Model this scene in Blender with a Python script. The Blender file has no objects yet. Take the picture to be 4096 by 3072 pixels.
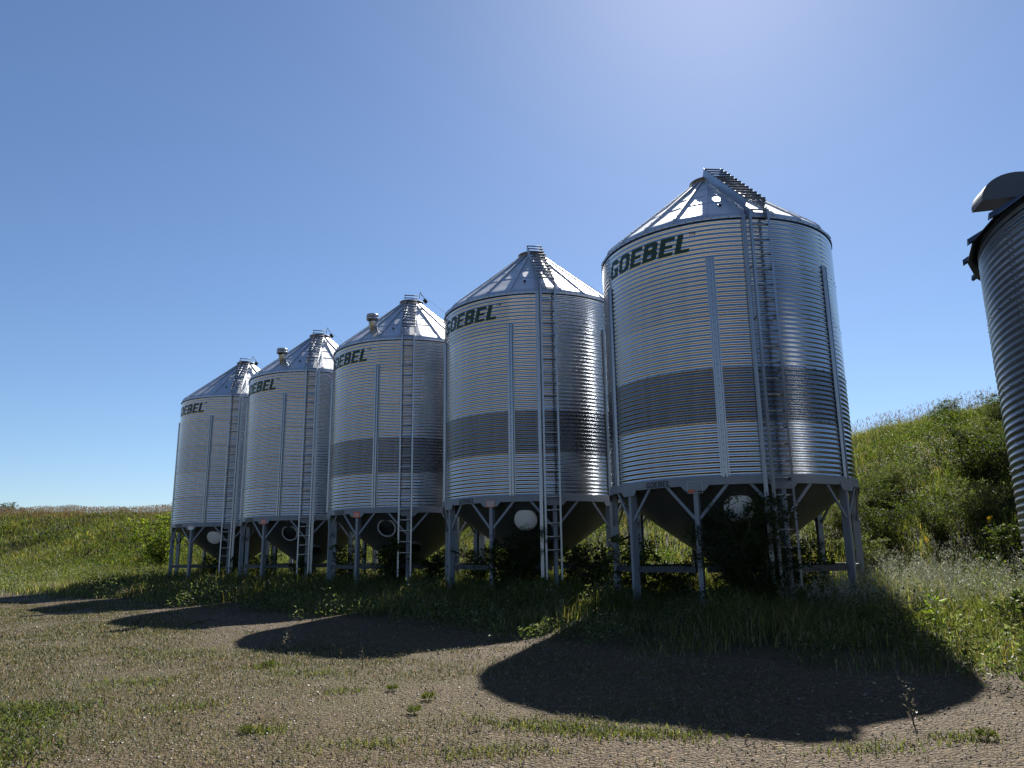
import bpy, math, random
import numpy as np
from mathutils import Matrix, Vector

rng = np.random.default_rng(11)
random.seed(5)
scene = bpy.context.scene
col = scene.collection
S2 = math.sqrt(2)
PI = math.pi

# ------------------------------------------------------------------ helpers
def tag(o, label=None, cat=None, group=None, kind=None):
    if label: o['label'] = label
    if cat: o['category'] = cat
    if group: o['group'] = group
    if kind: o['kind'] = kind
    return o

def empty(name, loc, rz=0.0):
    o = bpy.data.objects.new(name, None)
    col.objects.link(o)
    o.location = loc
    o.rotation_euler = (0, 0, rz)
    o.empty_display_size = 0.3
    return o

def add(name, mesh, parent=None, loc=None, rz=None, mat=None):
    o = bpy.data.objects.new(name, mesh)
    col.objects.link(o)
    if parent: o.parent = parent
    if loc is not None: o.location = loc
    if rz is not None: o.rotation_euler = (0, 0, rz)
    if mat is not None:
        o.material_slots[0].link = 'OBJECT'
        o.material_slots[0].material = mat
    return o

def mesh_np(name, V, F4=None, F3=None, mats=(), smooth=True, colors=None, midx=None):
    """vertices (N,3), quads (M,4), tris (K,3)"""
    V = np.asarray(V, dtype=np.float32)
    F4 = np.zeros((0, 4), int) if F4 is None else np.asarray(F4, int)
    F3 = np.zeros((0, 3), int) if F3 is None else np.asarray(F3, int)
    me = bpy.data.meshes.new(name)
    me.vertices.add(len(V))
    me.vertices.foreach_set('co', V.ravel())
    loops = np.concatenate([F4.ravel(), F3.ravel()]).astype(np.int32)
    me.loops.add(len(loops))
    me.loops.foreach_set('vertex_index', loops)
    n4, n3 = len(F4), len(F3)
    me.polygons.add(n4 + n3)
    st = np.concatenate([np.arange(n4) * 4, n4 * 4 + np.arange(n3) * 3]).astype(np.int32)
    me.polygons.foreach_set('loop_start', st)
    me.polygons.foreach_set('use_smooth', np.full(n4 + n3, bool(smooth)))
    for m in mats: me.materials.append(m)
    if midx is not None: me.polygons.foreach_set('material_index', np.asarray(midx, np.int32))
    if colors is not None:
        a = me.color_attributes.new('Col', 'FLOAT_COLOR', 'POINT')
        c = np.ones((len(V), 4), np.float32)
        c[:, :3] = colors
        a.data.foreach_set('color', c.ravel())
    me.update(calc_edges=True)
    me.validate()
    return me

class MB:
    """collects boxes, tubes, prisms into one mesh; face lists with material index"""
    def __init__(s): s.v = []; s.f = []; s.m = []; s.sm = []
    def raw(s, vs, fs, mi=0, smooth=False):
        b = len(s.v)
        s.v += [tuple(p) for p in vs]
        s.f += [tuple(b + i for i in f) for f in fs]
        s.m += [mi] * len(fs); s.sm += [smooth] * len(fs)
    def obox(s, c, ax, ay, az, mi=0):
        c = Vector(c); ax = Vector(ax); ay = Vector(ay); az = Vector(az)
        vs = [c + i * ax + j * ay + k * az for k in (-1, 1) for j in (-1, 1) for i in (-1, 1)]
        s.raw(vs, [(0, 2, 3, 1), (4, 5, 7, 6), (0, 1, 5, 4), (2, 6, 7, 3), (0, 4, 6, 2), (1, 3, 7, 5)], mi)
    def bar(s, p, q, w, h, up=(0, 0, 1), mi=0):
        p = Vector(p); q = Vector(q); d = q - p; L = d.length; d.normalize()
        up = Vector(up); sd = d.cross(up)
        if sd.length < 1e-4: sd = d.cross(Vector((1, 0, 0)))
        sd.normalize(); u = sd.cross(d)
        s.obox((p + q) / 2, d * (L / 2), sd * (w / 2), u * (h / 2), mi)
    def tube(s, pts, r, n=8, mi=0, r2=None, cap=True, smooth=True):
        pts = [Vector(p) for p in pts]; rings = []
        for i, p in enumerate(pts):
            d = (pts[min(i + 1, len(pts) - 1)] - pts[max(i - 1, 0)]).normalized()
            a = d.cross(Vector((0, 0, 1)))
            if a.length < 1e-3: a = Vector((1, 0, 0))
            a.normalize(); b = d.cross(a)
            rr = r if r2 is None else r + (r2 - r) * i / (len(pts) - 1)
            rings.append([p + a * (rr * math.cos(t * 2 * PI / n)) + b * (rr * math.sin(t * 2 * PI / n)) for t in range(n)])
        vs = [v for R_ in rings for v in R_]; fs = []
        for i in range(len(pts) - 1):
            for t in range(n):
                t2 = (t + 1) % n
                fs.append((i * n + t, i * n + t2, (i + 1) * n + t2, (i + 1) * n + t))
        s.raw(vs, fs, mi, smooth)
        if cap:
            b = len(s.v) - len(vs)
            s.f += [tuple(b + t for t in range(n))[::-1], tuple(b + (len(pts) - 1) * n + t for t in range(n))]
            s.m += [mi, mi]; s.sm += [False, False]
    def lathe(s, prof, n=48, mi=0, c=(0, 0, 0), smooth=True, frame=None):
        c = Vector(c)
        X, Y, Z = frame if frame else (Vector((1, 0, 0)), Vector((0, 1, 0)), Vector((0, 0, 1)))
        vs = []
        for r, z in prof:
            for t in range(n):
                a = 2 * PI * t / n
                vs.append(c + X * (r * math.cos(a)) + Y * (r * math.sin(a)) + Z * z)
        fs = []
        for i in range(len(prof) - 1):
            for t in range(n):
                t2 = (t + 1) % n
                fs.append((i * n + t, i * n + t2, (i + 1) * n + t2, (i + 1) * n + t))
        s.raw(vs, fs, mi, smooth)
    def prism(s, poly, o, ex, ey, ez, mi=0):
        """poly in (ex,ey) plane, extruded both ways along ez"""
        o = Vector(o); ex = Vector(ex); ey = Vector(ey); ez = Vector(ez); n = len(poly)
        vs = [o + ex * a + ey * b - ez for a, b in poly] + [o + ex * a + ey * b + ez for a, b in poly]
        fs = [tuple(range(n))[::-1], tuple(range(n, 2 * n))] + [(i, (i + 1) % n, n + (i + 1) % n, n + i) for i in range(n)]
        s.raw(vs, fs, mi)
    def mesh(s, name, mats):
        me = bpy.data.meshes.new(name)
        me.from_pydata(s.v, [], s.f)
        for m in mats: me.materials.append(m)
        me.polygons.foreach_set('material_index', s.m)
        me.polygons.foreach_set('use_smooth', s.sm)
        me.update()
        return me

# ------------------------------------------------------------------ materials
class NT:
    def __init__(s, name):
        s.mat = bpy.data.materials.new(name); s.mat.use_nodes = True
        s.t = s.mat.node_tree; s.t.nodes.clear()
    def n(s, kind, **kw):
        nd = s.t.nodes.new(kind)
        for k, v in kw.items():
            if k.startswith('i_'):
                nd.inputs[k[2:].replace('_', ' ')].default_value = v
            else: setattr(nd, k, v)
        return nd
    def l(s, a, b): s.t.links.new(a, b)
    def math(s, op, a, b=None, clamp=False):
        nd = s.n('ShaderNodeMath', operation=op); nd.use_clamp = clamp
        for i, x in enumerate((a, b)):
            if x is None: continue
            if isinstance(x, (int, float)): nd.inputs[i].default_value = x
            else: s.l(x, nd.inputs[i])
        return nd.outputs[0]
    def ramp(s, fac, stops):
        r = s.n('ShaderNodeValToRGB'); e = r.color_ramp.elements
        while len(e) < len(stops): e.new(0.5)
        for el, (p, c) in zip(e, stops):
            el.position = p; el.color = (*c, 1) if len(c) == 3 else c
        s.l(fac, r.inputs[0]); return r.outputs[0]
    def mix(s, fac, a, b):
        m = s.n('ShaderNodeMix', data_type='RGBA')
        for sock, x in ((m.inputs[0], fac), (m.inputs[6], a), (m.inputs[7], b)):
            if isinstance(x, (int, float)): sock.default_value = x
            elif isinstance(x, tuple): sock.default_value = (*x, 1)
            else: s.l(x, sock)
        return m.outputs[2]
    def noise(s, vec, scale, detail=4, rough=0.55):
        nd = s.n('ShaderNodeTexNoise'); nd.inputs['Scale'].default_value = scale
        nd.inputs['Detail'].default_value = detail; nd.inputs['Roughness'].default_value = rough
        if vec is not None: s.l(vec, nd.inputs['Vector'])
        return nd.outputs[0]
    def out(s, sh):
        o = s.n('ShaderNodeOutputMaterial'); s.l(sh, o.inputs[0]); return s.mat

def galv(name, base, rough, metal=1.0, spangle=0.10, stain=0.15, sheet=0.0):
    t = NT(name)
    co = t.n('ShaderNodeTexCoord').outputs['Object']
    vor = t.n('ShaderNodeTexVoronoi'); vor.inputs['Scale'].default_value = 38; t.l(co, vor.inputs['Vector'])
    st = t.n('ShaderNodeMapping'); st.inputs['Scale'].default_value = (3.5, 3.5, 0.35); t.l(co, st.inputs[0])
    streak = t.noise(st.outputs[0], 1.6, 5)
    cell = t.n('ShaderNodeSeparateColor'); t.l(vor.outputs['Color'], cell.inputs[0])
    k = t.math('ADD', t.math('MULTIPLY', t.math('SUBTRACT', cell.outputs[0], 0.5), spangle),
               t.math('MULTIPLY', t.math('SUBTRACT', streak, 0.5), stain * 2))
    # every sheet of a ring has its own tone
    sx = t.n('ShaderNodeSeparateXYZ'); t.l(co, sx.inputs[0])
    ang = t.math('FLOOR', t.math('MULTIPLY', t.math('ADD', t.math('ARCTAN2', sx.outputs[0], t.math('MULTIPLY', sx.outputs[1], -1.0)), 12.566), 6 / (2 * PI)))
    wn = t.n('ShaderNodeTexWhiteNoise', noise_dimensions='2D'); cx = t.n('ShaderNodeCombineXYZ')
    t.l(ang, cx.inputs[0]); t.l(t.math('MULTIPLY', t.n('ShaderNodeObjectInfo').outputs['Random'], 57.0), cx.inputs[1]); t.l(cx.outputs[0], wn.inputs[0])
    k = t.math('ADD', k, t.math('MULTIPLY', t.math('SUBTRACT', wn.outputs[0], .5), sheet))
    k = t.math('ADD', k, 1.0)
    p = t.n('ShaderNodeBsdfPrincipled')
    vm = t.n('ShaderNodeVectorMath', operation='SCALE'); vm.inputs[0].default_value = base; t.l(k, vm.inputs['Scale'])
    t.l(vm.outputs[0], p.inputs['Base Color'])
    p.inputs['Metallic'].default_value = metal
    r = t.math('ADD', t.math('MULTIPLY', cell.outputs[1], 0.07), rough - 0.035)
    r = t.math('ADD', r, t.math('MULTIPLY', t.math('SUBTRACT', streak, 0.5), 0.12))
    t.l(r, p.inputs['Roughness'])
    return t.out(p.outputs[0])

def paint(name, base, rough=0.5, var=0.15, scale=3.0, metal=0.0):
    t = NT(name)
    co = t.n('ShaderNodeTexCoord').outputs['Object']
    nz = t.noise(co, scale, 6, 0.65)
    k = t.math('ADD', t.math('MULTIPLY', t.math('SUBTRACT', nz, 0.5), var * 2), 1.0)
    p = t.n('ShaderNodeBsdfPrincipled')
    vm = t.n('ShaderNodeVectorMath', operation='SCALE'); vm.inputs[0].default_value = base; t.l(k, vm.inputs['Scale'])
    t.l(vm.outputs[0], p.inputs['Base Color'])
    p.inputs['Roughness'].default_value = rough
    p.inputs['Metallic'].default_value = metal
    return t.out(p.outputs[0])

def foliage(name, trans=0.45, rough=0.45, warm=(1.25, 1.25, 0.55), spec=0.5):
    """leaf colours come from the mesh (each leaf its own hue)"""
    t = NT(name)
    a = t.n('ShaderNodeVertexColor', layer_name='Col').outputs[0]
    p = t.n('ShaderNodeBsdfPrincipled'); t.l(a, p.inputs['Base Color'])
    p.inputs['Roughness'].default_value = rough
    p.inputs['Specular IOR Level'].default_value = spec
    tr = t.n('ShaderNodeBsdfTranslucent')
    vm = t.n('ShaderNodeVectorMath', operation='MULTIPLY'); t.l(a, vm.inputs[0]); vm.inputs[1].default_value = warm
    t.l(vm.outputs[0], tr.inputs[0])
    m = t.n('ShaderNodeMixShader'); m.inputs[0].default_value = trans
    t.l(p.outputs[0], m.inputs[1]); t.l(tr.outputs[0], m.inputs[2])
    return t.out(m.outputs[0])

M = {}
M['wall'] = galv('galvanised_sheet', (.49, .51, .54), .215, spangle=.04, stain=.14, sheet=.16)
M['wall_dark'] = galv('weathered_sheet', (.22, .23, .25), .26, spangle=.05, stain=.25, sheet=.2)
M['roof'] = galv('galvanised_roof', (.60, .615, .635), .5, spangle=.05, stain=.10)
M['steel'] = galv('galvanised_section', (.33, .355, .39), .36, spangle=.05)
M['bolt'] = galv('bolt_steel', (.16, .17, .18), .5)
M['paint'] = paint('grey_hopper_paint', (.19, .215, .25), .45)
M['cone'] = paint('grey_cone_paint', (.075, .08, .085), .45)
M['skid'] = paint('shaded_skid_paint', (.035, .04, .046), .6, .3)  # same metal paint, darkened: shrub shade on the beams is in the colour
M['hood'] = paint('dark_grey_hood', (.06, .072, .09), .5, .2)
M['text'] = paint('dark_green_lettering', (.006, .043, .034), .45, .1)
M['text2'] = paint('navy_lettering', (.012, .02, .03), .5, .1)
M['cover'] = paint('white_hatch_paint', (.78, .78, .77), .35, .06)
M['mirror'] = galv('bright_lid', (.8, .81, .82), .18)
M['black'] = paint('dark_opening', (.012, .012, .014), .7, .1)
M['orange'] = paint('orange_sticker', (.62, .10, .03), .5, .1)
M['pale'] = paint('pale_sticker', (.42, .43, .45), .5, .1)
M['white'] = paint('white_sticker', (.75, .75, .74), .5, .05)
M['bin'] = galv('dull_old_galvanised', (.25, .265, .285), .38, spangle=.06, stain=.2)
M['binroof'] = galv('dull_roof', (.12, .135, .16), .45, spangle=.05, stain=.2)
M['leaf'] = foliage('leaf', .5, .55, (1.4, 1.45, .45), .2)
M['grass'] = foliage('grass_blade', .55, .5, (1.3, 1.38, .55), .3)
M['dry'] = foliage('dry_grass', .35, .6, (1.15, 1.05, .8), .3)
M['sage'] = foliage('silver_leaf', .25, .5, (1.1, 1.1, .9), .5)
M['bark'] = paint('bark', (.055, .042, .03), .8, .3, 12)

def ground_material():
    t = NT('ground_gravel_and_earth')
    pos = t.n('ShaderNodeNewGeometry').outputs['Position']
    sp = t.n('ShaderNodeSeparateXYZ'); t.l(pos, sp.inputs[0])
    u = t.math('MULTIPLY', t.math('SUBTRACT', t.math('ADD', sp.outputs[0], sp.outputs[1]), 23.2), 1 / S2)
    n1 = t.noise(pos, .55, 5)
    n2 = t.noise(pos, 2.2, 6, .65)
    # gravel: little stones of different greys and tans
    v1 = t.n('ShaderNodeTexVoronoi'); v1.inputs['Scale'].default_value = 34; t.l(pos, v1.inputs['Vector'])
    v2 = t.n('ShaderNodeTexVoronoi'); v2.inputs['Scale'].default_value = 60; t.l(pos, v2.inputs['Vector'])
    s1 = t.n('ShaderNodeSeparateColor'); t.l(v1.outputs['Color'], s1.inputs[0])
    s2 = t.n('ShaderNodeSeparateColor'); t.l(v2.outputs['Color'], s2.inputs[0])
    stones = t.ramp(s1.outputs[0], [(0, (.034, .026, .0175)), (.45, (.09, .069, .048)), (.8, (.145, .113, .081)), (1, (.30, .245, .185))])
    fine = t.ramp(s2.outputs[1], [(0, (.032, .0245, .017)), (.6, (.086, .066, .046)), (1, (.235, .19, .14))])
    grav = t.mix(t.ramp(n2, [(.38, (0, 0, 0)), (.6, (1, 1, 1))]), stones, fine)
    dirt = t.mix(n2, (.062, .048, .034), (.10, .078, .055))
    grav = t.mix(t.math('MULTIPLY', n1, .55), grav, dirt)
    # thin green/dry cover in patches
    gp = t.ramp(t.noise(pos, .35, 6, .65), [(.50, (0, 0, 0)), (.68, (1, 1, 1))])
    grav = t.mix(t.math('MULTIPLY', gp, .45), grav, (.058, .054, .024))
    soil = t.mix(n2, (.02, .022, .009), (.045, .045, .017))
    edge = t.math('ADD', u, t.math('MULTIPLY', t.math('SUBTRACT', n1, .5), 2.4))
    vv = t.math('MULTIPLY', t.math('SUBTRACT', sp.outputs[1], sp.outputs[0]), 1 / S2)
    edge = t.math('ADD', edge, t.math('MULTIPLY', t.math('MULTIPLY', t.math('SUBTRACT', vv, 20.0), .08, clamp=True), 2.2))
    mask = t.ramp(t.math('ADD', t.math('MULTIPLY', edge, .5), 3.7, clamp=True), [(0, (0, 0, 0)), (1, (1, 1, 1))])
    field = t.mix(t.noise(pos, .12, 3), (.25, .19, .105), (.33, .26, .15))
    grav = t.mix(t.math('MULTIPLY_ADD' if False else 'MULTIPLY', t.math('SUBTRACT', -24.0, edge), .4, clamp=True), grav, field)   # ripe stubble beyond the yard
    lf = t.math('MULTIPLY', t.math('SUBTRACT', vv, 3.2), .2, clamp=True)
    lf = t.math('MULTIPLY', lf, t.math('MULTIPLY', t.math('SUBTRACT', -8.6, edge), .5, clamp=True))
    patch = t.ramp(t.noise(pos, 1.1, 7, .7), [(.34, (0, 0, 0)), (.58, (1, 1, 1))])
    grav = t.mix(t.math('MULTIPLY', t.math('MULTIPLY', lf, patch), .65), grav, t.mix(n2, (.048, .056, .018), (.105, .108, .045)))   # thin turf creeping in from the left
    tint = t.n('ShaderNodeVectorMath', operation='MULTIPLY'); t.l(grav, tint.inputs[0]); tint.inputs[1].default_value = (1.10, .985, .79)
    colr = t.mix(mask, tint.outputs[0], soil)
    p = t.n('ShaderNodeBsdfPrincipled'); t.l(colr, p.inputs['Base Color'])
    p.inputs['Roughness'].default_value = .7
    p.inputs['Specular IOR Level'].default_value = .12
    h = t.math('ADD', t.math('MULTIPLY', v1.outputs['Distance'], -.9), t.math('MULTIPLY', v2.outputs['Distance'], -.45))
    h = t.math('ADD', h, t.math('MULTIPLY', n2, 1.2))
    b = t.n('ShaderNodeBump'); b.inputs['Strength'].default_value = 1.0; b.inputs['Distance'].default_value = .05
    t.l(h, b.inputs['Height']); t.l(b.outputs[0], p.inputs['Normal'])
    return t.out(p.outputs[0])
M['ground'] = ground_material()

# ------------------------------------------------------------------ camera
F_ = Vector((0, 0.97623, 0.216737)); X_ = Vector((0.999916, 0.002815, -0.012678)); U_ = Vector((0.012986, -0.216717, 0.976148))
cd = bpy.data.cameras.new('camera'); cam = bpy.data.objects.new('camera', cd); col.objects.link(cam)
mw = Matrix((X_, U_, -F_)).transposed().to_4x4()
cam.matrix_world = mw
cd.sensor_width = 36; cd.lens = 3067.66 / 4096 * 36; cd.clip_end = 6000; cd.clip_start = .05
scene.camera = cam
Fn, Xn, Un = (np.array(v) for v in (F_, X_, U_))
FOC = 3067.66 / 2048
def in_view(P, mx=.12, my=.15):
    d = P @ Fn; a = (P @ Xn) / np.maximum(d, .01) * FOC; b = (P @ Un) / np.maximum(d, .01) * FOC
    return (d > 2) & (np.abs(a) < 1 + mx) & (b > -.75 - my) & (b < .75 + my)

# ------------------------------------------------------------------ light
SUN_AZ, SUN_EL = math.radians(17.76), math.radians(43.3)
sl = bpy.data.lights.new('sun', 'SUN'); so = bpy.data.objects.new('sun', sl); col.objects.link(so)
sl.energy = 5.0; sl.angle = math.radians(.5); sl.color = (1, .95, .87)
sd = Vector((math.sin(SUN_AZ) * math.cos(SUN_EL), math.cos(SUN_AZ) * math.cos(SUN_EL), math.sin(SUN_EL)))
so.rotation_euler = sd.to_track_quat('Z', 'Y').to_euler(); so.location = sd * 60
w = bpy.data.worlds.new('World'); scene.world = w; w.use_nodes = True
wt = w.node_tree
bg = wt.nodes['Background']
sky = wt.nodes.new('ShaderNodeTexSky'); sky.sky_type = 'NISHITA'; sky.sun_disc = False
sky.sun_elevation = SUN_EL; sky.sun_rotation = SUN_AZ
sky.air_density = 1.0; sky.dust_density = .4; sky.ozone_density = 6.0; sky.altitude = 600
wt.links.new(sky.outputs[0], bg.inputs[0]); bg.inputs[1].default_value = .054
scene.view_settings.view_transform = 'Standard'; scene.view_settings.look = 'None'
scene.view_settings.exposure = 1.12; scene.view_settings.gamma = 1
scene.cycles.max_bounces = 8; scene.cycles.transparent_max_bounces = 4

# ------------------------------------------------------------------ terrain
VK = [-40, -20, 8, 13.7, 40, 71, 100, 140]; ZK = [8, 7.0, 5.15, 4.45, 4.1, 3.65, 4.75, 6]
def uv(x, y): return (x + y - 23.2) / S2, (y - x) / S2
def xy(u, v): s = u * S2 + 23.2; d = v * S2; return (s - d) / 2, (s + d) / 2
def u_toe(v): return 3 - .2 * np.clip(v - 40, 0, 75)
def u_crest(v): return 19 - .26 * np.clip(v - 40, 0, 75)
def wob(x, y):
    return .5 * np.sin(x * .9 + 1.3 * np.sin(y * .5)) * np.sin(y * .8 + .7) + .3 * np.sin(x * 2.1 + y * 1.7) + .25 * np.sin(1.3 * y - 2.3 * x + 2)
def terr(x, y):
    x = np.asarray(x, float); y = np.asarray(y, float)
    u, v = uv(x, y)
    g = -1.61 + .0274 * (np.clip(u, -30, 6) + 16.4) + .0043 * np.clip(v, -30, 120)
    s = np.clip((u - u_toe(v)) / (u_crest(v) - u_toe(v)), 0, 1)
    pr = .45 * s * s * (3 - 2 * s) + .55 * np.sin(s * PI / 2)
    z = g + (np.interp(v, VK, ZK) - g) * pr - .02 * np.clip(u - u_crest(v), 0, None)
    rough = np.clip((u + 7) / 10, 0, 1) * .10 + .012
    return z + rough * wob(x, y) + np.clip(s * 6, 0, 1) * .12 * wob(x * .37, y * .37)

def axis_lines(lo, hi, step, far, g=1.35):
    a = list(np.arange(lo, hi + step / 2, step)); s = step
    while a[-1] < far: s *= g; a.append(a[-1] + s)
    s = step
    while a[0] > -far: s *= g; a.insert(0, a[0] - s)
    return np.array(a)
gx = axis_lines(-60, 32, .4, 2500); gy = axis_lines(-6, 105, .4, 2500)
GX, GY = np.meshgrid(gx, gy); GZ = terr(GX, GY)
nx, ny = len(gx), len(gy)
idx = np.arange(nx * ny).reshape(ny, nx)
Q = np.stack([idx[:-1, :-1], idx[:-1, 1:], idx[1:, 1:], idx[1:, :-1]], -1).reshape(-1, 4)
o = add('ground', mesh_np('ground', np.stack([GX, GY, GZ], -1).reshape(-1, 3), Q, mats=[M['ground']]))
tag(o, kind='structure')

# ------------------------------------------------------------------ grain silos
R = 2.743; TH = 1.1176; ZW = 2.60; H = 5 * TH      # wall radius, tier height, wall foot above ground
AMP = .0066; NC = 11
def rad(z):                                        # corrugated wall radius at local height above wall foot
    return R + AMP * np.cos(z / TH * NC * 2 * PI)
def azv(a, r, z): return (r * math.sin(a), -r * math.cos(a), z)

def bolt(mb, p, n, r=.011, h=.009, mi=0):
    n = Vector(n).normalized(); t = n.cross(Vector((0, 0, 1)));
    if t.length < .01: t = Vector((1, 0, 0))
    t.normalize(); b = n.cross(t); p = Vector(p); k = 6
    vs = [p + t * (r * math.cos(i * PI / 3)) + b * (r * math.sin(i * PI / 3)) - n * .004 for i in range(k)]
    vs += [v + n * (h + .004) for v in vs]
    mb.raw(vs, [tuple(range(k, 2 * k))] + [(i, (i + 1) % k, k + (i + 1) % k, k + i) for i in range(k)], mi)

def wall_tier(k, name, r0=R, amp=AMP, nc=NC, th=TH, na=216, base=None, extra=0):
    """one ring of corrugated sheets with its bolt heads"""
    nz = nc * 12
    a = np.linspace(0, 2 * PI, na, endpoint=False); z = np.linspace(0, th, nz + 1)
    A, Z = np.meshgrid(a, z); zz = Z + k * th
    ph = k * 2.1
    dent = .0016 * np.sin(3 * A + ph) * np.sin(zz * 1.3 + ph) + .0007 * np.sin(11 * A + 2.2 * zz + ph) + .0003 * np.sin(23 * A - 3.1 * zz + 2 * ph) \
        + .0022 * np.cos(6 * A) * .5 - .0008 * np.cos(zz / th * 2 * PI)
    rr = r0 + amp * np.cos(Z / th * nc * 2 * PI) + dent
    V = np.stack([rr * np.sin(A), -rr * np.cos(A), Z], -1).reshape(-1, 3)
    i = np.arange((nz + 1) * na).reshape(nz + 1, na); j = np.roll(i, -1, 1)
    Fq = np.stack([i[:-1], j[:-1], j[1:], i[1:]], -1).reshape(-1, 4)
    mb = MB()
    nb = 60
    for t in range(nb):
        an = (t + .5) * 2 * PI / nb
        bolt(mb, azv(an, r0 + amp + .001, .012), (math.sin(an), -math.cos(an), 0), .012, .010)
    for t in range(6):
        an = t * PI / 3 + (0.018 if k % 2 else -0.018) * 0
        for c in range(nc):
            for da in (-.012, .012):
                bolt(mb, azv(an + da, r0 + amp, (c + .0) * th / nc + .03), (math.sin(an), -math.cos(an), 0), .009, .008)
    bv = np.array([tuple(p) for p in mb.v]); 
    hexf = [f for f in mb.f if len(f) == 6]; qf = np.array([f for f in mb.f if len(f) == 4])
    tf = np.array([(f[0], f[m], f[m + 1]) for f in hexf for m in range(1, 5)])
    n0 = len(V)
    V = np.concatenate([V, bv]); F4 = np.concatenate([Fq, qf + n0]); F3 = tf + n0
    mi = np.concatenate([np.zeros(len(Fq)), np.ones(len(qf)), np.ones(len(tf))])
    me = mesh_np(name, V, F4, F3, [base or M['wall'], M['bolt']], True, midx=mi)
    return me

# --- lettering, drawn on a fine grid so that it follows the corrugations
def stroke_letters():
    def box(x0, y0, x1, y1): return lambda x, y: (x >= x0) & (x <= x1) & (y >= y0) & (y <= y1)
    def rr(x0, y0, x1, y1, r):
        def f(x, y):
            cx, cy = (x0 + x1) / 2, (y0 + y1) / 2
            qx = np.abs(x - cx) - (x1 - x0) / 2 + r; qy = np.abs(y - cy) - (y1 - y0) / 2 + r
            return np.hypot(np.maximum(qx, 0), np.maximum(qy, 0)) + np.minimum(np.maximum(qx, qy), 0) < r
        return f
    def G(x, y):
        o = rr(0, 0, .78, 1, .30)(x, y) & ~rr(.26, .2, .52, .8, .12)(x, y)
        o &= ~box(.5, .52, 1, .70)(x, y)
        o |= box(.40, .36, .78, .52)(x, y) & ~box(9, 9, 9, 9)(x, y)
        o |= box(.56, .0, .78, .5)(x, y)
        return o
    def O(x, y): return rr(0, 0, .80, 1, .30)(x, y) & ~rr(.26, .2, .54, .8, .12)(x, y)
    def Ee(x, y): return box(0, 0, .27, 1)(x, y) | box(0, .8, .68, 1)(x, y) | box(0, .41, .64, .6)(x, y) | box(0, 0, .70, .2)(x, y)
    def B(x, y):
        o = rr(-.3, .46, .74, 1, .2)(x, y) | rr(-.3, 0, .78, .56, .22)(x, y)
        o &= x >= 0
        return o & ~rr(.26, .64, .48, .81, .05)(x, y) & ~rr(.26, .19, .5, .38, .06)(x, y)
    def L(x, y): return box(0, 0, .27, 1)(x, y) | box(0, 0, .66, .2)(x, y)
    return [(G, .78), (O, .80), (Ee, .70), (B, .78), (Ee, .70), (L, .66)]
def word_mask(X, Y, gap=.10, shear=.22):
    """X, Y in units of letter height"""
    out = np.zeros(X.shape, bool); x0 = 0
    Xs = X - shear * Y
    for f, wd in stroke_letters():
        m = (Xs >= x0 - .01) & (Xs <= x0 + wd + .01)
        out |= f(Xs - x0, Y) & m & (Y >= 0) & (Y <= 1)
        x0 += wd + gap
    return out, x0 - gap + shear
def grid_decal(name, a0, a1, z0, z1, na, nz, maskf, radf, mat):
    a = np.linspace(a0, a1, na + 1); z = np.linspace(z0, z1, nz + 1)
    A, Z = np.meshgrid(a, z)
    ac = (a[:-1] + a[1:]) / 2; zc = (z[:-1] + z[1:]) / 2
    AC, ZC = np.meshgrid(ac, zc)
    mk = maskf(AC, ZC)
    rr = radf(Z)
    V = np.stack([rr * np.sin(A), -rr * np.cos(A), Z], -1).reshape(-1, 3)
    i = np.arange((nz + 1) * (na + 1)).reshape(nz + 1, na + 1)
    Fq = np.stack([i[:-1, :-1], i[:-1, 1:], i[1:, 1:], i[1:, :-1]], -1)[mk]
    used, inv = np.unique(Fq, return_inverse=True)
    return mesh_np(name, V[used], inv.reshape(-1, 4), mats=[mat], smooth=True)

rd = math.radians
LH = .43
WA0, WA1 = rd(-59.5), rd(-6.8)
_, WW = word_mask(np.zeros((1, 1)), np.zeros((1, 1)))
ztxt = 4 * TH + .40
def big_word(A, Z):
    X = (A - WA0) / (WA1 - WA0) * WW
    return word_mask(X, (Z - ztxt) / LH)[0]
def tm_mark(A, Z):
    x = (A - rd(-8.6)) * R / .085; y = (Z - (ztxt + LH - .06)) / .085
    t = ((y > .82) & (y < 1) & (x > 0) & (x < .7)) | ((x > .27) & (x < .43) & (y > 0) & (y < 1))
    m = ((np.abs(x - .9) < .08) | (np.abs(x - 1.62) < .08)) & (y > 0) & (y < 1)
    m |= (np.abs(np.abs(x - 1.26) - (y - .25) * .48) < .08) & (y > .2) & (y < 1)
    return t | m
ME = {}
ME['tiers'] = [wall_tier(k, 'wall_tier') for k in range(5)]
ME['word'] = grid_decal('lettering', WA0 - .01, WA1 + .01, ztxt, ztxt + LH, 420, 72, big_word, lambda z: rad(z) + .0035, M['text'])
ME['tm'] = grid_decal('trademark', rd(-9), rd(-4.4), ztxt + LH - .06, ztxt + LH + .03, 60, 30, tm_mark, lambda z: rad(z) + .0035, M['text2'])
RING_H = .165; RR = R + .035
rw0, rw1 = rd(-36.8), rd(-23.6)
ME['ringword'] = grid_decal('small_lettering', rw0, rw1, -.15, -.025, 190, 40,
    lambda A, Z: word_mask((A - rw0) / (rw1 - rw0) * WW, (Z + .15) / .125)[0], lambda z: z * 0 + RR + .003, M['text2'])

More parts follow.
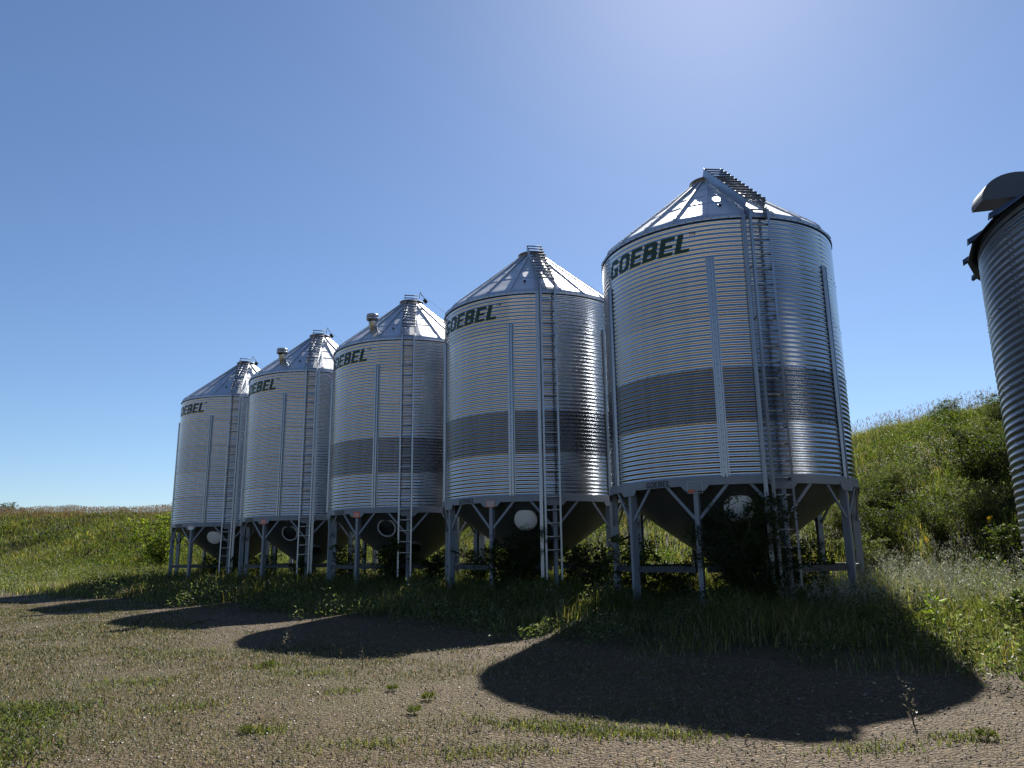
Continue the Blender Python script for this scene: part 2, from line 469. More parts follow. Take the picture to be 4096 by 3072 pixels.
# stiffener: hat section standing off the wall
def hat(z0, z1, w=.125, d=.05, flange=.028):
    mb = MB(); r = R + AMP + .003
    prof = [(-w / 2 - flange, 0), (-w / 2, 0), (-w / 2 + .01, d), (-w * .17, d), (-w * .13, d * .45), (w * .13, d * .45), (w * .17, d), (w / 2 - .01, d), (w / 2, 0), (w / 2 + flange, 0)]
    vs = []; n = len(prof)
    zs = [z0, z1]
    for z in zs:
        for x, y in prof: vs.append((x, -(r + y), z))
    mb.raw(vs, [(i, i + 1, n + i + 1, n + i) for i in range(n - 1)])
    vb = [(x, y + (.006 if True else 0), z) for x, y, z in vs]
    mb.raw(vb, [(i + 1, i, n + i, n + i + 1) for i in range(n - 1)])
    zz = z0 + .05; k = 0
    while zz < z1:
        bolt(mb, (.0, -(r + d * .45), zz), (0, -1, 0), .012, .011, 1); zz += TH / NC * 1.5
    return mb.mesh('stiffener', [M['steel'], M['bolt']])
ME['stiff'] = hat(-.02, 4 * TH + .18 * TH)

# roof
NP = 24; RE = R + .014; RC = .40; SL = math.tan(rd(39.7))
def roof_mesh():
    mb_v = []; mb_f = []
    prof = [(RE + .010, -.05), (RE + .010, .0), (RE - .02, .06), (RE - .075, .125), (RE - .16, .125 + .085 * SL * 1.02)]
    ra, za = prof[-1]
    rows = 32
    for j in range(1, rows + 1):
        f = j / rows; r = ra + (RC - ra) * f; z = za + (ra - r) * SL
        prof.append((r, z))
    marks = {9, 16, 23, 29}
    P2 = []
    for j, (r, z) in enumerate(prof):
        P2.append((r, z))
        if j - 4 in marks: P2.append((r - .006, z + .016))
    V = []; Fq = []; nc = 6
    for k in range(NP):
        a0 = 2 * PI * k / NP; base = len(V)
        for j, (r, z) in enumerate(P2):
            for c in range(nc + 1):
                f = c / nc
                p0 = np.array([r * math.sin(a0), -r * math.cos(a0)]); a1 = a0 + 2 * PI / NP
                p1 = np.array([r * math.sin(a1), -r * math.cos(a1)])
                p = p0 + (p1 - p0) * f
                if j < 3:
                    n = np.hypot(*p); p = p / n * r
                s = 4 * f * (1 - f)
                dz = s * (.003 * math.sin(k * 2.3 + 5 * r) + .002 * math.sin(k * 5.1 + 11 * r) - .006) * (j > 4) * min(1, r / 1.2)
                V.append((p[0], p[1], z + dz))
        nr = len(P2)
        for j in range(nr - 1):
            for c in range(nc):
                i = base + j * (nc + 1) + c
                Fq.append((i, i + 1, i + nc + 2, i + nc + 1))
    b = len(V); mb = MB()
    for k in range(NP):
        a = 2 * PI * k / NP
        path = [(RE + .016, -.01), (RE - .012, .068), (RE - .07, .135), (ra, za + .012), (RC + .02, za + (ra - RC) * SL + .012)]
        t = Vector((math.cos(a), math.sin(a), 0)); rdv = Vector((math.sin(a), -math.cos(a), 0))
        for (r0, z0), (r1, z1) in zip(path[:-1], path[1:]):
            p, q = rdv * r0 + Vector((0, 0, z0)), rdv * r1 + Vector((0, 0, z1))
            d = (q - p).normalized(); up = t.cross(d)
            if up.z < 0: up = -up
            wr = .026
            mb.obox((p + q) / 2, d * (q - p).length / 2, t * wr, up * .017)
        for q in range(7):
            f = .05 + q * .15; r = ra + (RC - ra) * f; z = za + (ra - r) * SL + .03
            bolt(mb, rdv * r + Vector((0, 0, z)) + t * .0, (rdv.x * .6, rdv.y * .6, .8), .011, .012, 1)
    for t_ in range(96):
        an = (t_ + .5) * 2 * PI / 96
        bolt(mb, azv(an, RE + .011, -.03), (math.sin(an), -math.cos(an), 0), .011, .010, 1)
    bv = [tuple(p) for p in mb.v]
    q4 = [tuple(i + b for i in f) for f in mb.f if len(f) == 4]; m4 = [m for f, m in zip(mb.f, mb.m) if len(f) == 4]
    t3 = [(f[0] + b, f[m] + b, f[m + 1] + b) for f in mb.f if len(f) == 6 for m in range(1, 5)]
    me = mesh_np('roof', V + bv, Fq + q4, t3, [M['roof'], M['bolt']], True, midx=[0] * len(Fq) + m4 + [1] * len(t3))
    sm = np.array([True] * len(Fq) + [False] * (len(q4) + len(t3)))
    me.polygons.foreach_set('use_smooth', sm); me.update()
    return me
ME['roof'] = roof_mesh()
ZC = .125 + .085 * SL * 1.02 + (RE - .16 - RC) * SL     # collar height above eave
mb = MB(); mb.lathe([(RC + .02, -.03), (RC + .02, .08), (RC + .045, .09), (RC + .045, .115), (RC - .05, .13), (.02, .18)], 36)
ME['cap'] = mb.mesh('lid', [M['bolt']])

# ring, gussets, cone, legs
mb = MB(); mb.lathe([(RR - .09, .012), (RR, .012), (RR, -RING_H), (RR - .09, -RING_H)], 120)
for f in range(len(mb.sm)): mb.sm[f] = False
ME['ring'] = mb.mesh('ring_beam', [M['paint']])
def gusset():
    poly = [(-.30, -RING_H + .001), (-.30, -RING_H - .0), (-.22, -RING_H - .10), (.22, -RING_H - .10), (.30, -RING_H), (.30, -RING_H + .03), (-.30, -RING_H + .03)]
    poly = [(-.30, -RING_H), (-.20, -RING_H - .11), (.20, -RING_H - .11), (.30, -RING_H), (.27, -RING_H + .04), (-.27, -RING_H + .04)]
    mb = MB(); mb.prism(poly, (0, -RR - .004, 0), (1, 0, 0), (0, 0, 1), (0, .006, 0))
    return mb.mesh('gusset', [M['paint']])
ME['gusset'] = gusset()
CS = math.tan(rd(36)); CZ0 = -.14; CR1 = .24; CZ1 = CZ0 - (R - .06 - CR1) * CS
mb = MB(); mb.lathe([(R - .06, CZ0), (R - .06 - (R - .06 - CR1) * .5, CZ0 - (R - .06 - CR1) * .5 * CS), (CR1, CZ1), (CR1, CZ1 - .14)], 96)
mb.lathe([(CR1 + .1, CZ1 - .14), (CR1 + .1, CZ1 - .18), (.02, CZ1 - .18)], 24)
ME['cone'] = mb.mesh('hopper_cone', [M['cone']])
LEG_TOP = -RING_H; LEG_BOT = -ZW - .15
def leg():
    mb = MB(); w, d, t = .095, .15, .010
    poly = [(-w / 2, 0), (w / 2, 0), (w / 2, d), (w / 2 - t, d), (w / 2 - t, t), (-w / 2 + t, t), (-w / 2 + t, d), (-w / 2, d)]
    zc = (LEG_TOP + LEG_BOT) / 2
    mb.prism(poly, (0, -RR + .01, zc), (1, 0, 0), (0, 1, 0), (0, 0, (LEG_TOP - LEG_BOT) / 2))
    return mb.mesh('leg', [M['paint']])
ME['leg'] = leg()
def brace(s):
    mb = MB(); a = s * .235
    p = Vector((s * .05, -RR + .055, LEG_TOP - .66)); q = Vector(azv(a, RR - .05, LEG_TOP + .015))
    mb.bar(p, q, .058, .03, (0, 1, 0))
    return mb.mesh('brace', [M['paint']])
ME['brace'] = [brace(-1), brace(1)]
def skid():
    mb = MB(); zz = -ZW + .77
    for k in range(10):
        a0, a1 = 2 * PI * k / 10 + .04, 2 * PI * (k + 1) / 10 - .04
        mb.bar(azv(a0, RR - .12, zz), azv(a1, RR - .12, zz), .07, .12)
    return mb.mesh('skid_beams', [M['skid']])
ME['skid'] = skid()
def sticker(kind):
    mb = MB(); y = -RR - .012; w = .13
    if kind == 'frame':
        mb.obox((0, y, -.2), (w, 0, 0), (0, .0015, 0), (0, 0, .085), 2)
        for zz, hh in ((-.2 + .08, .008), (-.2 - .08, .008), (-.2 + .03, .004), (-.2 - .02, .004), (-.2 - .05, .003)):
            mb.obox((0, y - .003, zz), (w * (1 if hh > .005 else .8), 0, 0), (0, .001, 0), (0, 0, hh), 0)
        for xx in (-w + .008, w - .008): mb.obox((xx, y - .003, -.2), (.008, 0, 0), (0, .001, 0), (0, 0, .07), 0)
    elif kind == 'orange':
        mb.obox((0, y, -.2), (w, 0, 0), (0, .0015, 0), (0, 0, .09), 0)
        for zz in (-.15, -.185, -.215, -.245): mb.obox((0, y - .003, zz), (w * .8, 0, 0), (0, .001, 0), (0, 0, .005), 1)
    elif kind == 'white':
        mb.obox((0, y, -.2), (w, 0, 0), (0, .0015, 0), (0, 0, .085), 2)
        mb.obox((0, y - .003, -.135), (w * .9, 0, 0), (0, .001, 0), (0, 0, .012), 0)
    else:
        for zz, hh in ((-.085, .004), (-.315, .004)): mb.obox((0, y, zz), (w + .03, 0, 0), (0, .001, 0), (0, 0, hh), 2)
        for xx in (-w - .026, w + .026): mb.obox((xx, y, -.2), (.004, 0, 0), (0, .001, 0), (0, 0, .11), 2)
        mb.obox((-.08, y - .003, -.275), (.06, 0, 0), (0, .001, 0), (0, 0, .03), 0)
    return mb.mesh('warning_sticker', [M['orange'], M['white'], M['pale'] if kind != 'white' else M['white']])
ME['sticker'] = {k: sticker(k) for k in ('frame', 'orange', 'white', 'faded')}

# ladders
LW = .42; LR = R + .20
ZL0 = -ZW + .45; ZL1 = H + .05
def rails():
    mb = MB()
    for s in (-1, 1):
        x = s * LW / 2
        mb.obox((x, -LR, (ZL0 + ZL1) / 2), (.006, 0, 0), (0, .035, 0), (0, 0, (ZL1 - ZL0) / 2))
        mb.obox((x - s * .016, -LR - .036, (ZL0 + ZL1) / 2), (.024, 0, 0), (0, .004, 0), (0, 0, (ZL1 - ZL0) / 2))
    z = -.1
    while z < H:
        for s in (-1, 1): mb.obox((s * LW / 2, -(LR + R) / 2 - .01, z), (.005, 0, 0), (0, (LR - R) / 2, 0), (0, 0, .022))
        z += TH
    return mb.mesh('ladder', [M['steel']])
ME['rails'] = rails()
mb = MB(); mb.tube([(-LW / 2 - .012, 0, 0), (LW / 2 + .012, 0, 0)], .017, 8); mb.obox((0, .0, .013), (LW / 2 - .01, 0, 0), (0, .022, 0), (0, 0, .005))
ME['rung'] = mb.mesh('rung', [M['steel']])
NR = 22
def roof_ladder():
    """side plates that follow the roof slope from the eave to the lid"""
    mb = MB(); r0, r1 = RE - .02, RC - .10; z0 = .12; z1 = z0 + (r0 - r1) * SL
    d = Vector((0, r0 - r1, z1 - z0)); L = d.length; d.normalize(); up = Vector((0, -d.z, d.y))
    p0 = Vector((0, -r0, H + z0)); 
    for s in (-1, 1):
        c = p0 + d * (L / 2) + up * .13 + Vector((s * LW * .5, 0, 0))
        mb.obox(c, Vector((.007, 0, 0)), d * (L / 2), up * .11)
    for s in (-1, 1):
        mb.obox(Vector((s * LW * .5, -r0 - .06, H + .02)), (.006, 0, 0), (0, .10, 0), (0, 0, .12))
    return mb.mesh('roof_ladder', [M['steel']]), p0, d, up, L
ME['rladder'], RP0, RD, RUP, RL = roof_ladder()
mb = MB(); mb.tube([(-LW / 2 - .03, 0, 0), (LW / 2 + .03, 0, 0)], .02, 8)
ME['rrung'] = mb.mesh('roof_rung', [M['bolt']])
mb = MB(); zc = (-2.1 + H - .05) / 2; hh = (H - .05 + 2.1) / 2
mb.obox((0, -R - .055, zc), (.042, 0, 0), (0, .006, 0), (0, 0, hh))
for s in (-1, 1): mb.obox((s * .038, -R - .05 + .02, zc), (.005, 0, 0), (0, .03, 0), (0, 0, hh))
mb.obox((.0, -R - .072, zc), (.018, 0, 0), (0, .012, 0), (0, 0, hh))
ME['channel'] = mb.mesh('side_channel', [M['steel']])

# hatch on the cone
def cone_frame(a, depth):
    """centre and frame (X,Y,normal) on the cone at azimuth a, dropped `depth` along z"""
    r = R - .06 - depth / CS; z = CZ0 - depth
    c = Vector(azv(a, r, z)); n = Vector((math.sin(a) * CS, -math.cos(a) * CS, -1)).normalized()
    X = Vector((math.cos(a), math.sin(a), 0)); Y = n.cross(X)
    return c, (X, Y, n)
def hatch(kind, a, depth, r):
    c, fr = cone_frame(a, depth); mb = MB()
    # the neck is vertical-faced: tilt half-way to upright
    n = (fr[2] + Vector((math.sin(a), -math.cos(a), 0)) * 1.1).normalized(); fr = (fr[0], n.cross(fr[0]), n)
    if kind == 'open':
        mb.lathe([(r, -.25), (r, .14), (r + .025, .14), (r + .025, .11)], 40, 0, c, True, fr)
        mb.lathe([(r - .03, .14), (r, .142)], 40, 0, c, False, fr)
        mb.lathe([(r - .03, .14), (r - .03, -.02), (.001, -.02)], 40, 1, c, False, fr)
        return mb.mesh('hatch', [M['pale'], M['black']])
    m = M['mirror'] if kind == 'bright' else M['cover']
    mb.lathe([(r, -.25), (r, .10), (r + .02, .11), (r + .02, .14), (r * .97, .155), (r * .7, .18), (r * .35, .197), (.001, .205)], 44, 0, c, True, fr)
    return mb.mesh('hatch', [m])
def port(a, depth, r):
    c, fr = cone_frame(a, depth); mb = MB()
    mb.lathe([(r, -.1), (r, .1), (r - .02, .1)], 32, 0, c, True, fr)
    mb.lathe([(r - .02, .1), (r - .02, .0), (.001, .0)], 32, 1, c, False, fr)
    return mb.mesh('inspection_port', [M['cone'], M['black']])
ME['port'] = port(rd(33), 1.05, .26)
# roof vent
def vent():
    mb = MB(); a = rd(-10); r = RE - .44; z = .13 + .40 * SL
    c = Vector(azv(a, r, H + z)); o = Vector((math.sin(a), -math.cos(a), 0))
    mb.tube([c - o * -.0 - Vector((0, 0, .2)) - o * .1, c + o * .06 + Vector((0, 0, .18)), c + o * .09 + Vector((0, 0, .30)), c + o * .09 + Vector((0, 0, .38))], .135, 24)
    t = c + o * .09 + Vector((0, 0, .36))
    mb.lathe([(.14, -.02), (.206, -.02), (.206, .07), (.196, .075), (.196, .09), (.206, .095), (.206, .16), (.19, .18), (.01, .19)], 32, 0, t)
    return mb.mesh('roof_vent', [M['steel']])
ME['vent'] = vent()
# lid opener rod of the far silos
mb = MB(); mb.tube([(.30, -RC - .18, H + ZC + .10), (.33, -RC - .08, H + ZC + .40), (.40, -RC + .05, H + ZC + .28)], .011, 6)
mb.tube([(.33, -RC - .08, H + ZC + .40), (.50, -RC - .12, H + ZC + .08)], .009, 6)
mb.obox((.52, -RC - .13, H + ZC + .02), (.05, 0, -.06), (0, .05, 0), (.04, 0, .04))
mb.tube([(.40, -RC + .05, H + ZC + .30), (.95, -1.0, H + ZC - .32), (1.35, -1.6, H + ZC - .85)], .0035, 5)
ME['opener'] = mb.mesh('lid_opener', [M['black']])
mb = MB(); mb.lathe([(.035, 0), (.035, .02), (.001, .022)], 10)
ME['plug'] = mb.mesh('plug', [M['black']])
rm = MB(); 
def plug_mesh():
    mb = MB(); a = rd(7.5)
    for f, r in ((.62, .035),):
        rr_ = RE * math.cos(PI / NP) * (1 - f * 0) - (f - .3) * 1.6; z = .125 + .1 * SL + (RE - .16 - rr_) * SL
        c = Vector(azv(a, rr_, H + z - .03)); n = Vector((math.sin(a) * .66, -math.cos(a) * .66, .75))
        X = Vector((math.cos(a), math.sin(a), 0))
        mb.lathe([(r, -.03), (r, .035), (.001, .036)], 10, 0, c, False, (X, n.cross(X), n))
    return mb.mesh('roof_plug', [M['black']])
ME['plug'] = plug_mesh()

SILO = [  # x, y, wall foot z, stiffener azimuth (deg)
    (5.066, 18.105, 1.480, -16.8), (.687, 22.900, 1.505, -15.0), (-3.725, 27.356, 1.500, -15.3),
    (-8.22, 31.698, 1.504, -12.0), (-12.908, 36.195, 1.494, -9.0)]
SPEC = [
    dict(dark=True, hatch='white', sticker='faded', chan=-1, vent=False, opener=False, port=False,
         label='nearest and largest-looking hopper silo, dark sheet band at its waist, dark shrub before its cone'),
    dict(dark=True, hatch='clean', sticker='frame', chan=-1, vent=False, opener=False, port=True,
         label='corrugated hopper silo with dark band and red-framed sticker, second from the right of its row'),
    dict(dark=True, hatch='open', sticker='orange', chan=0, vent=True, opener=True, port=True,
         label='middle silo of the row, with both a dark sheet band and a capped roof vent'),
    dict(dark=False, hatch='open', sticker='orange', chan=1, vent=True, opener=True, port=True,
         label='silo with capped roof vent and open round hatch but no dark wall band'),
    dict(dark=False, hatch='white', sticker='white', chan=1, vent=False, opener=True, port=False,
         label='farthest, leftmost hopper silo of the row, plain roof without vent and plain white round hatch'),
]
hatch_me = {}
LEG_OFF, LAD_OFF = rd(-12.8), rd(21.3)
for (sx, sy, sz, phi), sp in zip(SILO, SPEC):
    root = empty('grain_silo', (sx, sy, sz - ZW), rd(phi))
    tag(root, sp['label'], 'grain silo', 'row of galvanised hopper silos')
    W0 = (0, 0, ZW)
    for k in range(5):
        t = add('wall_tier', ME['tiers'][k], root, (0, 0, ZW + k * TH))
        if k == 1 and sp['dark']:
            t.material_slots[0].link = 'OBJECT'; t.material_slots[0].material = M['wall_dark']
            t['label'] = 'dark weathered ring of corrugated sheets'
        if k == 4:
            add('lettering', ME['word'], t, (0, 0, -4 * TH)); add('trademark', ME['tm'], t, (0, 0, -4 * TH))
    for k in range(6):
        add('stiffener', ME['stiff'], root, W0, k * PI / 3)
    add('roof', ME['roof'], root, (0, 0, ZW + H))
    add('lid', ME['cap'], root, (0, 0, ZW + H + ZC))
    rg = add('ring_beam', ME['ring'], root, W0)
    add('small_lettering', ME['ringword'], rg)
    for k in range(10):
        a = LEG_OFF + k * PI / 5
        g = add('gusset', ME['gusset'], rg, (0, 0, 0), a)
        lg = add('leg', ME['leg'], root, W0, a)
        for s in (0, 1): add('brace', ME['brace'][s], lg)
    add('warning_sticker', ME['sticker'][sp['sticker']], root, W0, LEG_OFF)
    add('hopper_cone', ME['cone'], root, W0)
    add('skid_beams', ME['skid'], root, (0, 0, ZW), LEG_OFF)
    hk = sp['hatch']
    if hk not in hatch_me: hatch_me[hk] = hatch(hk, rd(5.5), .42, .29)
    add('hatch', hatch_me[hk], root, W0)
    if sp['port']: add('inspection_port', ME['port'], root, W0)
    ld = add('ladder', ME['rails'], root, W0, LAD_OFF)
    for k in range(NR):
        z = ZL1 - .02 - k * .335
        if z < ZL0: break
        add('rung', ME['rung'], ld, (0, -LR, z))
    rl = add('roof_ladder', ME['rladder'], root, W0, LAD_OFF)
    nrr = 12
    for k in range(nrr):
        p = RP0 + RD * (RL * (k + .45) / nrr) + RUP * .245
        q = add('roof_rung', ME['rrung'], rl, p); q.rotation_euler = (math.atan(SL), 0, 0)
    add('roof_plug', ME['plug'], root, W0)
    if sp['chan']:
        add('side_channel', ME['channel'], root, W0, LAD_OFF + sp['chan'] * .098)
    if sp['vent']: add('roof_vent', ME['vent'], root, W0)
    if sp['opener']: add('lid_opener', ME['opener'], root, W0, LAD_OFF)

# ------------------------------------------------------------------ old flat-bottomed bin at the right
BX, BY, BR, BE = 10.977, 9.176, 4.235, 4.42
bz = float(terr(BX, BY)) - .25
root = empty('grain_bin', (BX, BY, bz), rd(-38))
tag(root, 'dull grey corrugated bin cut by the right edge, gooseneck vent on its overhanging roof', 'grain bin')
wh = BE - bz; 
for k in range(5):
    ztop = wh - k * TH
    me = wall_tier(k, 'bin_tier', BR, .0085, 11, TH, 260, M['bin'])
    add('wall_tier', me, root, (0, 0, ztop - TH))
mb = MB(); mb.lathe([(BR - .01, 0), (BR - .01, max(.05, wh - 5 * TH))], 96)
if wh > 5 * TH: add('base_ring', mb.mesh('base_ring', [M['bin']]), root)
# roof with overhanging, kinked panels and rib ends that stick out
mb = MB(); nb = 30; bs = math.tan(rd(29)); OV = .15
for k in range(nb):
    a0, a1 = 2 * PI * k / nb, 2 * PI * (k + 1) / nb
    r0 = BR + OV; zt = lambda r: (BR - r) * bs + .10
    q = [azv(a0, r0, zt(r0)), azv(a1, r0, zt(r0)), azv(a1, .5, zt(.5)), azv(a0, .5, zt(.5))]
    ql = [(x, y, z - .012) for x, y, z in q]
    mb.raw(q + ql, [(0, 1, 2, 3), (7, 6, 5, 4), (0, 4, 5, 1)])
    rdv = Vector((math.sin(a0), -math.cos(a0), 0)); tv = Vector((math.cos(a0), math.sin(a0), 0))
    # rib: a raised inverted V that overshoots the panel edge
    r1 = r0 + .06
    A = [rdv * r1 + Vector((0, 0, zt(r1))) - tv * .055, rdv * r1 + Vector((0, 0, zt(r1) + .085)), rdv * r1 + Vector((0, 0, zt(r1))) + tv * .055]
    Bq = [rdv * .5 + Vector((0, 0, zt(.5))) - tv * .05, rdv * .5 + Vector((0, 0, zt(.5) + .06)), rdv * .5 + Vector((0, 0, zt(.5))) + tv * .05]
    mb.raw(A + Bq, [(0, 1, 4, 3), (1, 2, 5, 4), (0, 2, 1)])
rf = add('roof', mb.mesh('bin_roof', [M['binroof']]), root, (0, 0, wh))
mb = MB(); mb.lathe([(BR - .05, -.02), (BR - .05, .06), (BR + .012, .09)], 96)
add('eave_closure', mb.mesh('eave_closure', [M['binroof']]), root, (0, 0, wh))
mb = MB(); mb.lathe([(.55, 0), (.55, .2), (.1, .32)], 30)
add('lid', mb.mesh('bin_lid', [M['binroof']]), root, (0, 0, wh + (BR - .5) * bs + .08))
# gooseneck vent (world-space frame, then put under the bin)
def gooseneck():
    out = Vector((-.98, .2, 0)).normalized(); tan = Vector((.2, .98, 0)).normalized(); up = Vector((0, 0, 1))
    ray = Vector((.6664, 1, .4784)); P = ray * (5.02 / .4784)           # near lower lip of the mouth
    Rg = .50; hw = .22
    o = P + tan * hw
    # outline in (inward, up): hood arc over a straight mouth, neck dropping to the roof on the inner side
    n = 22; pts = []
    for i in range(n + 1):
        a = PI - PI * i / n
        pts.append((Rg + Rg * math.cos(a), .03 + Rg * .74 * math.sin(a)))
    pts = [(0, 0)] + pts + [(2 * Rg, -.55), (2 * Rg - .20, -.42), (2 * Rg - .38, -.30), (2 * Rg - .42, -.02), (2 * Rg - .46, .01)]
    mb = MB()
    inw = -out; k = len(pts)
    vs = [o + inw * a + up * b - tan * hw for a, b in pts] + [o + inw * a + up * b + tan * hw for a, b in pts]
    fs = [tuple(range(k))[::-1], tuple(range(k, 2 * k))] + [(i, i + 1, k + i + 1, k + i) for i in range(k - 1)]
    mb.raw(vs, fs, 0)
    mb.raw([vs[0], vs[k - 1], vs[2 * k - 1], vs[k]], [(0, 1, 2, 3)], 1)
    # flange sheet at the neck, lying along the eave
    return mb.mesh('gooseneck_vent', [M['hood'], M['black']])
g = add('gooseneck_vent', gooseneck(), None)
g.parent = root
g.matrix_parent_inverse = (Matrix.Translation(root.location) @ Matrix.Rotation(rd(-38), 4, 'Z')).inverted()

# ------------------------------------------------------------------ vegetation builders
def blades(P, h, wd, lean, az, colr, tipcol=None, tipmix=None):
    """3-quad curved blades. P (N,3) roots"""
    N = len(P)
    d = np.stack([np.cos(az), np.sin(az), np.zeros(N)], 1)
    fa = az + rng.uniform(.6, 2.4, N)
    s = np.stack([np.cos(fa), np.sin(fa), np.zeros(N)], 1)
    up = np.array([0, 0, 1.0])
    h = h[:, None]; lean = lean[:, None]; wd = wd[:, None]
    m = P + up * h * .55 + d * h * lean * .28
    t = P + up * h * (1 - .35 * lean ** 2) + d * h * lean
    V = np.stack([P - s * wd * .5, P + s * wd * .5, m - s * wd * .42, m + s * wd * .42, t], 1).reshape(-1, 3)
    b = np.arange(N)[:, None] * 5
    F4 = b + np.array([[0, 1, 3, 2]]); F3 = b + np.array([[2, 3, 4]])
    C = np.repeat(colr, 5, 0)
    if tipcol is not None:
        k = np.tile(np.array([0, 0, .45, .45, 1.]), N)[:, None] * np.repeat(tipmix, 5)[:, None]
        C = C * (1 - k) + np.repeat(tipcol, 5, 0) * k
    return V, F4, F3, C

def leaves(P, D, L, Wd, colr, cup=.25):
    """diamond leaves with a folded midrib. P base, D direction (unit), L length"""
    N = len(P)
    ref = rng.normal(size=(N, 3)); S = np.cross(D, ref); S /= np.linalg.norm(S, axis=1)[:, None] + 1e-9
    Nn = np.cross(S, D)
    L = L[:, None]; Wd = Wd[:, None]
    mid = P + D * L * .45
    V = np.stack([P, mid + S * Wd * .5 + Nn * Wd * cup, P + D * L - Nn * L * .08, mid - S * Wd * .5 + Nn * Wd * cup], 1).reshape(-1, 3)
    b = np.arange(N)[:, None] * 4
    F3 = np.concatenate([b + np.array([[0, 1, 2]]), b + np.array([[0, 2, 3]])])
    return V, None, F3, np.repeat(colr, 4, 0)

def merge(parts):
    V = []; F4 = []; F3 = []; C = []; n = 0
    for v, f4, f3, c in parts:
        V.append(v); C.append(c)
        if f4 is not None: F4.append(f4 + n)
        if f3 is not None: F3.append(f3 + n)
        n += len(v)
    return np.concatenate(V), (np.concatenate(F4) if F4 else None), (np.concatenate(F3) if F3 else None), np.concatenate(C)

def palette(n, cols, wts, jit=.22):
    cols = np.array(cols); k = rng.choice(len(cols), n, p=np.array(wts) / sum(wts))
    c = cols[k] * rng.lognormal(0, jit, (n, 1)) * rng.lognormal(0, .07, (n, 3))
    return np.clip(c, .004, .8)

def vnoise(x, y, sc, seed=0):
    """smooth value noise in 0..1"""
    r = np.random.default_rng(seed).random((64, 64))
    X = x / sc; Y = y / sc; i = np.floor(X).astype(int); j = np.floor(Y).astype(int)
    fx = X - i; fy = Y - j; fx = fx * fx * (3 - 2 * fx); fy = fy * fy * (3 - 2 * fy)
    g = lambda a, b: r[a % 64, b % 64]
    return (g(i, j) * (1 - fx) + g(i + 1, j) * fx) * (1 - fy) + (g(i, j + 1) * (1 - fx) + g(i + 1, j + 1) * fx) * fy

def scatter(u0, u1, v0, v1, dens, margin=(.12, .2)):
    n = int((u1 - u0) * (v1 - v0) * dens)
    u = rng.uniform(u0, u1, n); v = rng.uniform(v0, v1, n)
    x, y = xy(u, v); P = np.stack([x, y, terr(x, y)], 1)
    k = in_view(P + np.array([0, 0, .3]), *margin)
    return P[k], u[k], v[k]

GREEN = [(.054, .074, .021), (.082, .097, .027), (.115, .12, .040), (.034, .05, .018)]
STRAW = [(.24, .185, .09), (.19, .14, .07), (.17, .14, .06)]

# hill grass
parts = []
for (v0, v1, u1, dens, wsc) in ((-12, 14, 20.5, 150, .016), (14, 50, 13, 85, .022), (50, 76, 19, 60, .034), (76, 108, 16, 45, .045)):
    P, u, v = scatter(-10, u1, v0, v1, dens)
    keep = (u > u_toe(v) - .8) & (u < u_crest(v) + 1.2); P, u, v = P[keep], u[keep], v[keep]
    N = len(P); s = (u - u_toe(v)) / (u_crest(v) - u_toe(v))
    cl = vnoise(P[:, 0], P[:, 1], 1.6, 3); big = vnoise(P[:, 0], P[:, 1], 5, 4)
    h = rng.uniform(.28, .6, N) * (.55 + .8 * cl) * np.where(s > .9, 1.15, 1)
    c = palette(N, GREEN + STRAW[:2], [3, 4, 3, 1.5, .9, .7])
    c *= (.42 + 1.1 * big)[:, None]
    dryk = np.clip(s - .72, 0, .35) / .35 * .75 + (rng.random(N) < .08) * .5
    sage = (vnoise(P[:, 0], P[:, 1], 3.1, 8) > .72)[:, None]
    c = np.where(sage, c * .6 + np.array([.10, .115, .085]) * .6, c)
    tip = palette(N, STRAW, [1, 1, 1])
    parts.append(blades(P, h, rng.uniform(.6, 1.3, N) * wsc, rng.uniform(.1, .75, N), rng.uniform(0, 2 * PI, N), c, tip, np.clip(dryk + rng.uniform(0, .2, N), 0, 1)))
V, F4, F3, C = merge(parts)
o = add('hill_grass', mesh_np('hill_grass', V, F4, F3, [M['grass']], True, C)); tag(o, 'tall green grass with straw tips covering the bank behind the silos', 'grass', kind='stuff')

parts = []
# seed heads on the crest and across the slope
for (v0, v1, n_, wsc) in ((-6, 18, 3600, .012), (50, 108, 11000, .022)):
    v = rng.uniform(v0, v1, n_); u = u_crest(v) + rng.uniform(-5, 1.2, n_) * rng.random(n_) ** 1.3
    x, y = xy(u, v); P = np.stack([x, y, terr(x, y)], 1)
    h = rng.uniform(.55, 1.0, n_)
    c = palette(n_, [(.21, .155, .10), (.17, .12, .08), (.15, .125, .07)], [2, 2, 1])
    parts.append(blades(P, h, np.full(n_, wsc * .55), rng.uniform(.05, .35, n_), rng.uniform(0, 2 * PI, n_), c))
    top = P + np.stack([np.zeros(n_), np.zeros(n_), h * .93], 1)
    D = rng.normal(size=(n_, 3)) * .35 + np.array([0, 0, 1.]); D /= np.linalg.norm(D, axis=1)[:, None]
    parts.append(leaves(top, D, rng.uniform(.10, .2, n_), np.full(n_, wsc * 1.6), c * 1.1))
V, F4, F3, C = merge(parts)
o = add('seed_grass', mesh_np('seed_grass', V, F4, F3, [M['dry']], True, C)); tag(o, 'tan seed heads of tall grass along the crest of the bank', 'grass', kind='stuff')

